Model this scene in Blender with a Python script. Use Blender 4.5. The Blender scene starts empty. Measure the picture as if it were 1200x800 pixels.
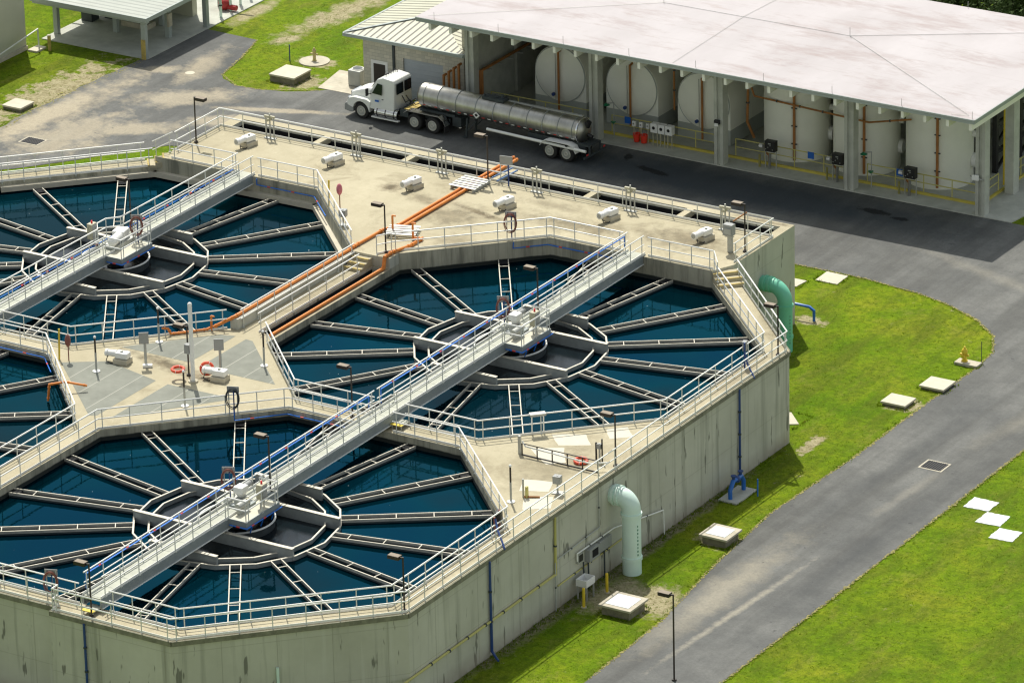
import bpy, bmesh, math, random
from mathutils import Vector, Matrix, geometry
random.seed(7)
sc = bpy.context.scene
COL = sc.collection
R = math.radians
G = -4.7          # ground level
W = 0.40          # lower walkway level
U = 1.00          # upper deck level
WL = -0.20        # water level
CY3 = -24.80      # centre of the lower pair of tanks

# ------------------------------------------------------------------ camera
cd = bpy.data.cameras.new('camera'); cam = bpy.data.objects.new('camera', cd); COL.objects.link(cam)
cd.sensor_width = 36.0; cd.lens = 194.57; cd.clip_start = 5; cd.clip_end = 2000
_r = Vector((0.84866524, 0.52846804, -0.02210998)); _u = Vector((-0.18466311, 0.33520275, 0.92387156)); _f = Vector((-0.49564791, 0.77997477, -0.38206347))
cam.matrix_world = Matrix(((_r.x, _u.x, -_f.x, 141.00667898), (_r.y, _u.y, -_f.y, -221.74928797), (_r.z, _u.z, -_f.z, 108.98610046), (0, 0, 0, 1)))
sc.camera = cam

# ------------------------------------------------------------------ light
SUN = Vector((-0.42, 0.48, 1.0)).normalized()
elev = math.asin(SUN.z); azim = math.atan2(SUN.x, SUN.y)
wd = bpy.data.worlds.new('World'); sc.world = wd; wd.use_nodes = True
nt = wd.node_tree; nt.nodes.clear()
sky = nt.nodes.new('ShaderNodeTexSky'); sky.sky_type = 'NISHITA'; sky.sun_disc = False
sky.sun_elevation = elev; sky.sun_rotation = azim; sky.air_density = 1.0; sky.dust_density = 1.5; sky.ozone_density = 1.0
bg = nt.nodes.new('ShaderNodeBackground'); bg.inputs[1].default_value = 0.15
wo = nt.nodes.new('ShaderNodeOutputWorld')
# thin broken cloud: parts of the sky turn from blue to pale grey
bw = nt.nodes.new('ShaderNodeRGBToBW'); nt.links.new(sky.outputs[0], bw.inputs[0])
gm = nt.nodes.new('ShaderNodeMix'); gm.data_type = 'RGBA'; gm.blend_type = 'MULTIPLY'; gm.inputs[0].default_value = 1.0; gm.inputs[7].default_value = (1.20, 1.21, 1.10, 1); nt.links.new(bw.outputs[0], gm.inputs[6])
tc = nt.nodes.new('ShaderNodeTexCoord'); cn = nt.nodes.new('ShaderNodeTexNoise'); cn.inputs['Scale'].default_value = 2.6; cn.inputs['Detail'].default_value = 5; nt.links.new(tc.outputs['Generated'], cn.inputs['Vector'])
cr = nt.nodes.new('ShaderNodeValToRGB'); cr.color_ramp.elements[0].position = .36; cr.color_ramp.elements[0].color = (.35, .35, .35, 1); cr.color_ramp.elements[1].position = .62; cr.color_ramp.elements[1].color = (.95, .95, .95, 1); nt.links.new(cn.outputs['Fac'], cr.inputs[0])
cm = nt.nodes.new('ShaderNodeMix'); cm.data_type = 'RGBA'; nt.links.new(cr.outputs[0], cm.inputs[0]); nt.links.new(sky.outputs[0], cm.inputs[6]); nt.links.new(gm.outputs[2], cm.inputs[7])
nt.links.new(cm.outputs[2], bg.inputs[0]); nt.links.new(bg.outputs[0], wo.inputs[0])
sl = bpy.data.lights.new('sun', 'SUN'); sl.energy = 3.7; sl.angle = R(0.55); sl.color = (1.0, 0.95, 0.86)
so = bpy.data.objects.new('sun', sl); COL.objects.link(so); so.location = (-40, 60, 90)
so.rotation_euler = SUN.to_track_quat('Z', 'Y').to_euler()
sc.view_settings.view_transform = 'Standard'; sc.view_settings.look = 'None'
sc.view_settings.gamma = 1.0; sc.view_settings.use_curve_mapping = False
sc.view_settings.exposure = 0.36
sc.render.engine = 'CYCLES'
sc.cycles.use_denoising = True
sc.cycles.max_bounces = 6; sc.cycles.diffuse_bounces = 5; sc.cycles.glossy_bounces = 3
sc.cycles.caustics_reflective = False; sc.cycles.caustics_refractive = False
sc.cycles.sample_clamp_indirect = 6.0
sc.cycles.filter_width = 1.25

# ------------------------------------------------------------------ materials
class NT:
    def __init__(s, name):
        s.m = bpy.data.materials.new(name); s.m.use_nodes = True; s.t = s.m.node_tree
        s.b = s.t.nodes['Principled BSDF']; s._co = None
    def n(s, typ, **kw):
        x = s.t.nodes.new(typ)
        for k, v in kw.items():
            if k.startswith('i_'): x.inputs[k[2:]].default_value = v
            else: setattr(x, k, v)
        return x
    def link(s, a, b): s.t.links.new(a, b)
    def co(s):
        if s._co is None:
            g = s.n('ShaderNodeNewGeometry'); s._co = g.outputs['Position']
        return s._co
    def mapped(s, scale=(1, 1, 1), rot=(0, 0, 0)):
        mp = s.n('ShaderNodeMapping'); mp.inputs['Scale'].default_value = scale; mp.inputs['Rotation'].default_value = rot
        s.link(s.co(), mp.inputs['Vector']); return mp.outputs[0]
    def noise(s, scale, detail=4, rough=0.6, vec=None, dist=0.0):
        x = s.n('ShaderNodeTexNoise'); x.inputs['Scale'].default_value = scale; x.inputs['Detail'].default_value = detail
        x.inputs['Roughness'].default_value = rough; x.inputs['Distortion'].default_value = dist
        s.link(vec if vec is not None else s.co(), x.inputs['Vector']); return x.outputs['Fac']
    def ramp(s, fac, stops):
        x = s.n('ShaderNodeValToRGB'); e = x.color_ramp.elements
        while len(e) > 2: e.remove(e[-1])
        for i, (p, c) in enumerate(stops):
            if i >= 2: e.new(p)
            e[i].position = p; e[i].color = (c[0], c[1], c[2], 1) if not isinstance(c, (int, float)) else (c, c, c, 1)
        s.link(fac, x.inputs['Fac']); return x.outputs['Color']
    def mix(s, fac, a, b, mode='MIX'):
        x = s.n('ShaderNodeMix'); x.data_type = 'RGBA'; x.blend_type = mode
        for inp, v in ((x.inputs[0], fac), (x.inputs[6], a), (x.inputs[7], b)):
            if hasattr(v, 'is_linked'): s.link(v, inp)
            elif isinstance(v, (int, float)): inp.default_value = v
            else: inp.default_value = (v[0], v[1], v[2], 1)
        return x.outputs[2]
    def math(s, op, a, b=0.0, c=None):
        x = s.n('ShaderNodeMath'); x.operation = op
        for inp, v in ((x.inputs[0], a), (x.inputs[1], b)) + (((x.inputs[2], c),) if c is not None else ()):
            if hasattr(v, 'is_linked'): s.link(v, inp)
            else: inp.default_value = v
        return x.outputs[0]
    def xyz(s):
        x = s.n('ShaderNodeSeparateXYZ'); s.link(s.co(), x.inputs[0]); return x.outputs
    def color(s, c):
        if hasattr(c, 'is_linked'): s.link(c, s.b.inputs['Base Color'])
        else: s.b.inputs['Base Color'].default_value = (c[0], c[1], c[2], 1)
    def blob(s, cx, cy, rx, ry, rot=0.0, soft=.5, amp=1.1, nscale=1.3):
        mp = s.n('ShaderNodeMapping'); mp.vector_type = 'TEXTURE'
        mp.inputs['Location'].default_value = (cx, cy, 0); mp.inputs['Rotation'].default_value = (0, 0, R(rot)); mp.inputs['Scale'].default_value = (rx, ry, 1000)
        s.link(s.co(), mp.inputs['Vector']); l = s.n('ShaderNodeVectorMath'); l.operation = 'LENGTH'; s.link(mp.outputs[0], l.inputs[0])
        d = s.math('ADD', l.outputs['Value'], s.math('MULTIPLY', s.math('SUBTRACT', s.noise(nscale, 5, .7), .5), amp))
        return s.ramp(d, [(max(0, .9 - soft), 1.0), (.9, 0.0)])
    def bump(s, h, strength=0.3, dist=0.05):
        x = s.n('ShaderNodeBump'); x.inputs['Strength'].default_value = strength; x.inputs['Distance'].default_value = dist
        s.link(h, x.inputs['Height']); s.link(x.outputs[0], s.b.inputs['Normal'])
    def set(s, **kw):
        for k, v in kw.items(): s.b.inputs[k.replace('_', ' ')].default_value = v
        return s.m

def worn(name, col, rough=0.6, var=0.18, scale=1.2, metal=0.0, dirt=None, dirt_amt=0.5, bump=0.0):
    """a painted or raw surface with mottling and optional dirt patches"""
    k = NT(name)
    d = tuple(c * (1 - var) for c in col); l = tuple(min(1, c * (1 + var * .6)) for c in col)
    c = k.ramp(k.noise(scale, 6, .65), [(0.3, d), (0.7, l)])
    if dirt:
        f = k.ramp(k.noise(scale * .55, 7, .7), [(0.52, 0.0), (0.72, dirt_amt)])
        c = k.mix(f, c, dirt)
    k.color(c)
    if bump: k.bump(k.noise(scale * 12, 4), bump, .02)
    return k.set(Roughness=rough, Metallic=metal)

def flat(name, col, rough=0.5, metal=0.0): return worn(name, col, rough, .1, 2.5, metal)

def mat_grass():
    k = NT('grass')
    big = k.noise(0.085, 4, .6); mid = k.noise(0.33, 7, .68, None, .6); fine = k.noise(2.6, 7, .78); vf = k.noise(8, 5, .8)
    streak = k.noise(0.6, 7, .70, k.mapped((1.0, .20, 1), (0, 0, R(-4))))
    c1 = k.ramp(big, [(0.36, (0.090, 0.175, 0.004)), (0.50, (0.142, 0.218, 0.006)), (0.62, (0.218, 0.248, 0.014))])
    c2 = k.ramp(mid, [(0.36, (0.066, 0.140, 0.003)), (0.50, (0.135, 0.218, 0.005)), (0.64, (0.220, 0.248, 0.018))])
    c = k.mix(1.0, k.mix(0.58, c1, c2), (1.12, 1.10, .9), 'MULTIPLY')
    c = k.mix(k.ramp(streak, [(0.47, 0.0), (0.63, .68)]), c, (0.095, 0.112, 0.012))
    c = k.mix(k.ramp(k.noise(.8, 7, .75, k.mapped((1.0, .5, 1), (0, 0, R(20)))), [(0.55, 0.0), (0.70, .55)]), c, (0.25, 0.235, 0.055))
    c = k.mix(k.ramp(fine, [(0.40, .52), (0.55, 0.0)]), c, (0.050, 0.092, 0.003))
    c = k.mix(k.ramp(vf, [(0.38, .42), (0.52, 0.0)]), c, (0.046, 0.078, 0.004))
    c = k.mix(k.ramp(k.noise(7.0, 4, .8), [(0.57, 0.0), (0.70, .45)]), c, (0.29, 0.30, 0.06))
    bare = k.math('MULTIPLY', k.ramp(k.noise(1.5, 6, .75), [(0.62, 0.0), (0.69, .9)]), k.ramp(k.noise(.085, 2, .5), [(0.47, 0.0), (0.60, 1.0)]))
    for q in ((-51.8, 30.5, 2.0, 7.5, 0, .3, 3.2, 1.2), (14.3, 6.0, .45, 1.5, 0, .3, 3.0, 1.6), (6.1, 20.6, 1.2, .7, 0, .3, 2.2, 1.8), (-40.6, 42.5, 1.7, 1.1, 0, .3, 1.8, 1.5), (-45.8, 36.5, 1.2, 1.0, 0, .3, 1.8, 1.2),
              (16.6, -14.2, 2.6, 2.3, 0, .4, 2.0, 1.3), (14.6, -14.8, 1.3, 3.2, 0, .5, 1.5, 1.4), (-44.5, 51, 1.5, 7, -6, .5, 2.0, 1.0), (-44.6, 45.2, 1.0, 1.5, -20, .5, 2.0, 1.2), (-49.4, 48.5, .9, 4, 0, .5, 1.4, 1.2), (-39.6, 39.2, 1.7, 1.7, 0, .25, 1.6, 2.0), (16, 12.9, 1.3, 1.1, 0, .3, 1.6, 2.0), (16.1, -6.5, 1.5, 1.2, 0, .25, 1.6, 1.8), (31, 12, 5, 4, 0, .2, 3.6, 1.4)):
        bare = k.math('MAXIMUM', bare, k.math('MULTIPLY', k.blob(*q), .85))
    soil = k.ramp(k.noise(5.0, 6, .75), [(0.35, (0.22, 0.18, 0.10)), (0.6, (0.47, 0.41, 0.27))])
    c = k.mix(bare, c, soil)
    wallfoot = k.math('MAXIMUM', k.blob(13.3, -12.5, .85, 19, 0, .4, 1.2, 1.1), k.blob(5.7, 15, .8, 6, 0, .4, 1.2, 1.1))
    c = k.mix(k.math('MULTIPLY', wallfoot, .85), c, k.ramp(k.noise(4.0, 6, .75), [(0.38, (0.10, 0.10, 0.045)), (0.6, (0.29, 0.25, 0.175))]))
    k.color(c); k.bump(k.noise(9, 4, .85), .7, .10)
    k.b.inputs['Specular IOR Level'].default_value = .1
    return k.set(Roughness=.95)

def mat_asphalt():
    k = NT('asphalt')
    x = k.xyz()
    big = k.noise(0.13, 5, .6); mid = k.noise(0.8, 6, .7)
    tracks = k.noise(0.5, 5, .6, k.mapped((1.6, .09, 1)))
    c = k.ramp(big, [(0.32, (0.112, 0.116, 0.112)), (0.62, (0.176, 0.178, 0.166))])
    c = k.mix(k.ramp(tracks, [(0.42, 0.0), (0.62, .6)]), c, (0.085, 0.086, 0.080))
    c = k.mix(k.ramp(mid, [(0.35, .35), (0.6, 0.0)]), c, (0.058, 0.060, 0.059))
    sand = k.blob(-49.6, 27, 1.9, 11, -6, .6, 2.0, .6)
    sand = k.math('MAXIMUM', sand, k.math('MULTIPLY', k.blob(-46.5, 25, 3.5, 6, -12, .6, 2.6, .7), .75))
    for q in ((-44, 33.5, 4.5, 2.0, 35), (-48.5, 36.8, 2.2, 1.0, 30), (-40, 31, 3.0, 1.2, 35), (-46.4, 38.6, 1.3, 4.5, 8), (-43.5, 27.5, 4.0, 1.4, 40), (-38, 34.2, 5.5, .5, 20)):
        sand = k.math('MAXIMUM', sand, k.math('MULTIPLY', k.blob(*q, .5, 1.7, .7), .8))
    c = k.mix(k.math('MULTIPLY', sand, .8), c, (0.46, 0.40, 0.285))
    ws = k.blob(20.9, -13.5, .30, 9.5, -3, .8, 1.9, 1.4)
    for q in ((21.5, 3.0, .5, 5.0, -4), (22.6, 14.5, 1.0, 7.0, -12), (19.4, -14, .8, 6, 2), (19.9, 24.5, 1.0, 5.5, 42), (12.0, 31.0, 9.0, .8, -18)):
        ws = k.math('MAXIMUM', ws, k.math('MULTIPLY', k.blob(*q, .8, 1.4, .9), .35))
    c = k.mix(k.math('MULTIPLY', ws, .62), c, (0.40, 0.37, 0.29))
    c = k.mix(k.math('MULTIPLY', k.blob(19.2, -11.5, 1.5, 10, -2, .8, 1.6, .8), .75), c, (0.33, 0.305, 0.24))
    for q in ((19.5, 7, 1.0, 12, -2), (22.8, -4, 1.0, 16, -2), (-37, 29.5, 7, 1.6, 12), (-45.5, 40, 1.6, 4, 12), (-40.5, 34.6, 5, 1.0, 25)):
        c = k.mix(k.math('MULTIPLY', k.blob(*q, .8, 1.3, .6), .55), c, (0.055, 0.059, 0.060))
    c = k.mix(k.math('MULTIPLY', k.blob(-8, 36, 19, 3.2, 0, .5, .8, .5), .8), c, (0.034, 0.046, 0.058))  # shadow of the shed roof deepened and blued in the road colour
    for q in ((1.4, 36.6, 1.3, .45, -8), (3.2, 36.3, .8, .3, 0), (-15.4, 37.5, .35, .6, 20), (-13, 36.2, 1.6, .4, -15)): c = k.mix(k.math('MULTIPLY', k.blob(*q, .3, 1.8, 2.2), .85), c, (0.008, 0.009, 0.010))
    c = k.mix(k.ramp(k.noise(2.2, 4, .7), [(0.66, 0.0), (0.72, .6)]), c, (0.045, 0.045, 0.045))
    c = k.mix(k.ramp(k.noise(8, 5, .8), [(0.42, .2), (0.56, 0.0)]), c, (0.05, 0.052, 0.052)); c = k.mix(k.ramp(k.noise(5, 4, .8), [(0.60, 0.0), (0.72, .2)]), c, (0.24, 0.235, 0.21))
    k.color(c); k.bump(k.noise(22, 3), .12, .01); k.b.inputs['Specular IOR Level'].default_value = .2
    return k.set(Roughness=.85)

def mat_shadow_asphalt():
    k = NT('roof shadow asphalt')  # asphalt coloured dark blue as the road in the roof's shadow
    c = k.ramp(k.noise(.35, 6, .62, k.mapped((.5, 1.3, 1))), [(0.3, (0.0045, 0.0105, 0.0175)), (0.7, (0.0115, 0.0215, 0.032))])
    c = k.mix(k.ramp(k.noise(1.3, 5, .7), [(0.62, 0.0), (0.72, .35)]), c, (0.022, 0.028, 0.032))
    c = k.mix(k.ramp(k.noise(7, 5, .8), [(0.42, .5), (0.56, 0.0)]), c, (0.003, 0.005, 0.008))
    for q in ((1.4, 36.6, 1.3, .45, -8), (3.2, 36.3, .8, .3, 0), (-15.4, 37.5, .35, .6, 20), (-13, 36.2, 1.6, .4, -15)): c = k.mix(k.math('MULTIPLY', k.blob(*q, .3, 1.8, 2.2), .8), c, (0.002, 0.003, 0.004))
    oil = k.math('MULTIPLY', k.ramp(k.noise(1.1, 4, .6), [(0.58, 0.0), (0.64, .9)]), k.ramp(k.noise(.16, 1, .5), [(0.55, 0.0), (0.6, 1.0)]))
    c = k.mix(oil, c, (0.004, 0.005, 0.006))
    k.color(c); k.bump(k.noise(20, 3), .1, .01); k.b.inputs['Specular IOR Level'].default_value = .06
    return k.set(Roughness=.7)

def mat_deck():
    k = NT('deck concrete')
    c = k.ramp(k.noise(.25, 6, .62), [(0.3, (0.355, 0.315, 0.205)), (0.7, (0.455, 0.410, 0.282))])
    c = k.mix(k.ramp(k.noise(3.5, 6, .75), [(0.32, .22), (0.55, 0.0)]), c, (0.27, 0.23, 0.145))
    st = None
    for q, a in (((-11.2, 12.2, 2.6, 2.6, 0), .55), ((-10.2, 13.3, 3.0, .5, -14), .85), ((-16.6, 14.2, 1.1, .8, 20), .8), ((-14.0, 13.6, 2.0, .9, -10), .5), ((-4.5, 14.2, 5.0, 1.6, 0), .6), ((1.5, 15.2, 4.5, 1.8, 0), .6), ((-9.0, 9.0, 2.0, 1.4, -40), .45), ((-7.2, 16.2, 3, .8, 0), .4),
                 ((11.0, 8.3, 1.0, 3.0, 45), .6), ((10.3, -12.5, 2.6, 5.0, 0), .38), ((-13.3, -11.3, 4.8, .9, -14), .75), ((12.6, 2, .6, 8, 0), .3), ((12.5, -25, .5, 6, 0), .3), ((4.0, 19.6, 3, .3, 0), .6), ((-12.4, 0, .5, 6, 0), .35)):
        m_ = k.math('MULTIPLY', k.blob(*q, .7, 1.7, 1.1), min(1, a * 1.25)); st = m_ if st is None else k.math('MAXIMUM', st, m_)
    c = k.mix(st, c, k.ramp(k.noise(2.2, 5, .7), [(.3, (0.075, 0.060, 0.032)), (.7, (0.20, 0.16, 0.09))]))
    c = k.mix(k.ramp(k.noise(.42, 6, .72, None, .8), [(0.54, 0.0), (0.68, .5)]), c, (0.20, 0.165, 0.095))
    c = k.mix(k.ramp(k.noise(.8, 3, .5, None, 1.5), [(0.492, 0.0), (0.499, .3), (0.506, 0.0)]), c, (0.58, 0.53, 0.40))
    k.color(c); k.bump(k.noise(14, 4), .15, .01)
    return k.set(Roughness=.88)

def mat_wall():
    k = NT('wall concrete')
    x = k.xyz()
    c = k.ramp(k.noise(.3, 6, .62), [(0.3, (0.44, 0.435, 0.355)), (0.7, (0.555, 0.55, 0.46))])
    st = k.noise(1.0, 5, .62, k.mapped((1.5, 1.5, .07)))
    c = k.mix(k.ramp(st, [(0.53, 0.0), (0.70, .55)]), c, (0.19, 0.195, 0.15))
    st2 = k.noise(1.0, 3, .6, k.mapped((1.9, 1.9, .35)))
    c = k.mix(k.ramp(st2, [(0.63, 0.0), (0.66, .8)]), c, (0.13, 0.13, 0.10))
    fj = k.ramp(k.math('FRACT', k.math('MULTIPLY', k.math('ADD', x[0], x[1]), 1 / 3.66)), [(0.0, .45), (0.012, .45), (0.02, 0.0)])
    c = k.mix(fj, c, (0.25, 0.24, 0.18)); hj = k.ramp(k.math('FRACT', k.math('MULTIPLY', k.math('ADD', x[2], 10.0), 1 / 2.44)), [(0.0, .35), (0.012, .35), (0.02, 0.0)])
    c = k.mix(hj, c, (0.28, 0.27, 0.2))
    c = k.mix(k.ramp(k.noise(1.0, 3, .6, k.mapped((2.2, 2.2, .1))), [(0.62, 0.0), (0.74, .4)]), c, (0.60, 0.60, 0.53))
    h = k.n('ShaderNodeMapRange'); h.inputs['From Min'].default_value = G + .1; h.inputs['From Max'].default_value = G + .9
    k.link(x[2], h.inputs['Value'])
    c = k.mix(k.math('MULTIPLY', k.math('SUBTRACT', 1.0, h.outputs[0]), k.noise(1.4, 4)), c, (0.27, 0.22, 0.15))
    k.color(c); k.bump(k.noise(6, 5), .12, .02)
    return k.set(Roughness=.9)

def mat_basin():
    k = NT('stained basin concrete')
    c = k.ramp(k.noise(.5, 6, .62), [(0.3, (0.33, 0.32, 0.24)), (0.7, (0.48, 0.455, 0.35))])
    st = k.noise(1.0, 6, .68, k.mapped((1.6, 1.6, .12)))
    c = k.mix(k.ramp(st, [(0.46, 0.0), (0.64, .75)]), c, (0.12, 0.12, 0.09))
    x = k.xyz(); h = k.ramp(k.math('ADD', x[2], k.math('MULTIPLY', k.math('SUBTRACT', k.noise(1.2, 4), .5), .12)), [(0.0, 1.0), (0.06, 0.0)])
    c = k.mix(h, c, (0.018, 0.022, 0.018))
    k.color(c); k.bump(k.noise(8, 5), .15, .02)
    return k.set(Roughness=.9)

def mat_water():
    k = NT('basin water')
    c = k.ramp(k.noise(.06, 3, .5), [(0.35, (0.0, 0.0045, 0.0075)), (0.65, (0.0, 0.010, 0.016))])
    c = k.mix(k.ramp(k.noise(4.2, 2, .5), [(0.775, 0.0), (0.79, .6)]), c, (0.5, .55, .55))
    h = k.math('ADD', k.noise(2.2, 3, .55, k.mapped((1, 1.6, 1), (0, 0, R(30)))), k.noise(.5, 2, .5))
    bp = k.n('ShaderNodeBump'); bp.inputs['Strength'].default_value = .05; bp.inputs['Distance'].default_value = .05; k.link(h, bp.inputs['Height'])
    d = k.n('ShaderNodeBsdfDiffuse'); k.link(c, d.inputs['Color'])
    g = k.n('ShaderNodeBsdfGlossy'); g.inputs['Roughness'].default_value = .03; k.link(k.ramp(k.noise(.075, 3, .5), [(0.36, (.05, .34, .62)), (0.48, (.055, .44, .62)), (0.62, (.15, .30, .37))]), g.inputs['Color']); k.link(bp.outputs[0], g.inputs['Normal'])  # uneven gloss tint paints in reflections of cloudier sky
    f = k.n('ShaderNodeFresnel'); f.inputs['IOR'].default_value = 1.36; k.link(bp.outputs[0], f.inputs['Normal'])
    m_ = k.n('ShaderNodeMixShader'); k.link(f.outputs[0], m_.inputs[0]); k.link(d.outputs[0], m_.inputs[1]); k.link(g.outputs[0], m_.inputs[2])
    k.t.nodes.remove(k.b); out = [x for x in k.t.nodes if x.type == 'OUTPUT_MATERIAL'][0]; k.link(m_.outputs[0], out.inputs[0])
    return k.m

def mat_ribbed(name, col, axis, pitch, dark):
    k = NT(name); x = k.xyz()
    f = k.math('FRACT', k.math('MULTIPLY', x[axis], 1 / pitch))
    rib = k.ramp(f, [(0.0, 1.0), (0.26, 1.0), (0.32, 0.0)])
    base = k.ramp(k.noise(.6, 5), [(0.3, tuple(c * .85 for c in col)), (0.7, col)])
    k.color(k.mix(rib, base, dark)); k.bump(rib, .5, .03)
    return k.set(Roughness=.5)

def mat_block():
    k = NT('concrete block'); b = k.n('ShaderNodeTexBrick')
    b.inputs['Scale'].default_value = 1.0; b.inputs['Brick Width'].default_value = .42; b.inputs['Row Height'].default_value = .21
    b.inputs['Mortar Size'].default_value = .012
    b.inputs['Color1'].default_value = (.58, .55, .45, 1); b.inputs['Color2'].default_value = (.44, .43, .36, 1); b.inputs['Mortar'].default_value = (.36, .345, .29, 1)
    cb = k.n('ShaderNodeCombineXYZ'); x = k.xyz()
    k.link(k.math('ADD', x[0], x[1]), cb.inputs[0]); k.link(x[2], cb.inputs[1]); k.link(cb.outputs[0], b.inputs['Vector'])
    c = k.mix(k.ramp(k.noise(.9, 5), [(0.4, 0.0), (0.7, .4)]), b.outputs['Color'], (.62, .58, .48))
    k.color(c); return k.set(Roughness=.9)

def mat_roof():
    k = NT('white roof membrane')
    c = k.ramp(k.noise(.22, 6, .62, k.mapped((1, .5, 1))), [(0.3, (0.375, 0.347, 0.352)), (0.65, (0.452, 0.424, 0.432))])
    c = k.mix(k.ramp(k.noise(.33, 7, .72, k.mapped((.5, 1.5, 1), (0, 0, R(25)))), [(0.50, 0.0), (0.64, .75)]), c, (0.315, 0.262, 0.255))
    c = k.mix(k.ramp(k.noise(.9, 7, .75, k.mapped((.35, 1.6, 1), (0, 0, R(32)))), [(0.56, 0.0), (0.68, .5)]), c, (0.30, 0.24, 0.22))
    x = k.xyz()
    ln = k.ramp(k.math('FRACT', k.math('MULTIPLY', x[1], 1 / 3.3)), [(0.0, .22), (0.03, .22), (0.05, 0.0)])
    c = k.mix(ln, c, (0.36, 0.32, 0.315))
    k.color(c); return k.set(Roughness=.75)

def mat_grating():
    k = NT('galvanised grating'); x = k.xyz()
    f = k.ramp(k.math('FRACT', k.math('MULTIPLY', x[1], 1 / 1.15)), [(0.0, 1.0), (0.03, 1.0), (0.045, 0.0)])
    c = k.ramp(k.noise(1.5, 5), [(0.3, (0.35, 0.365, 0.30)), (0.7, (0.44, 0.455, 0.375))])
    k.color(k.mix(f, c, (0.2, 0.21, 0.18))); return k.set(Roughness=.7)

def mat_mats():
    k = NT('grey hatch cover'); x = k.xyz()
    a = k.ramp(k.math('FRACT', k.math('MULTIPLY', x[0], 1 / 1.55)), [(0.0, 1.0), (0.03, 1.0), (0.045, 0.0)])
    c = k.ramp(k.noise(.9, 6, .7), [(0.3, (0.150, 0.158, 0.128)), (0.7, (0.225, 0.235, 0.195))])
    k.color(k.mix(a, c, (0.32, 0.32, 0.27))); return k.set(Roughness=.8)

def mat_tank_metal():
    k = NT('polished tank steel'); 
    c = k.ramp(k.noise(1.2, 4, .6, k.mapped((2, 1, 1))), [(0.3, (0.36, 0.35, 0.31)), (0.7, (0.52, 0.51, 0.46))])
    k.color(c); return k.set(Roughness=.38, Metallic=1.0)

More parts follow.
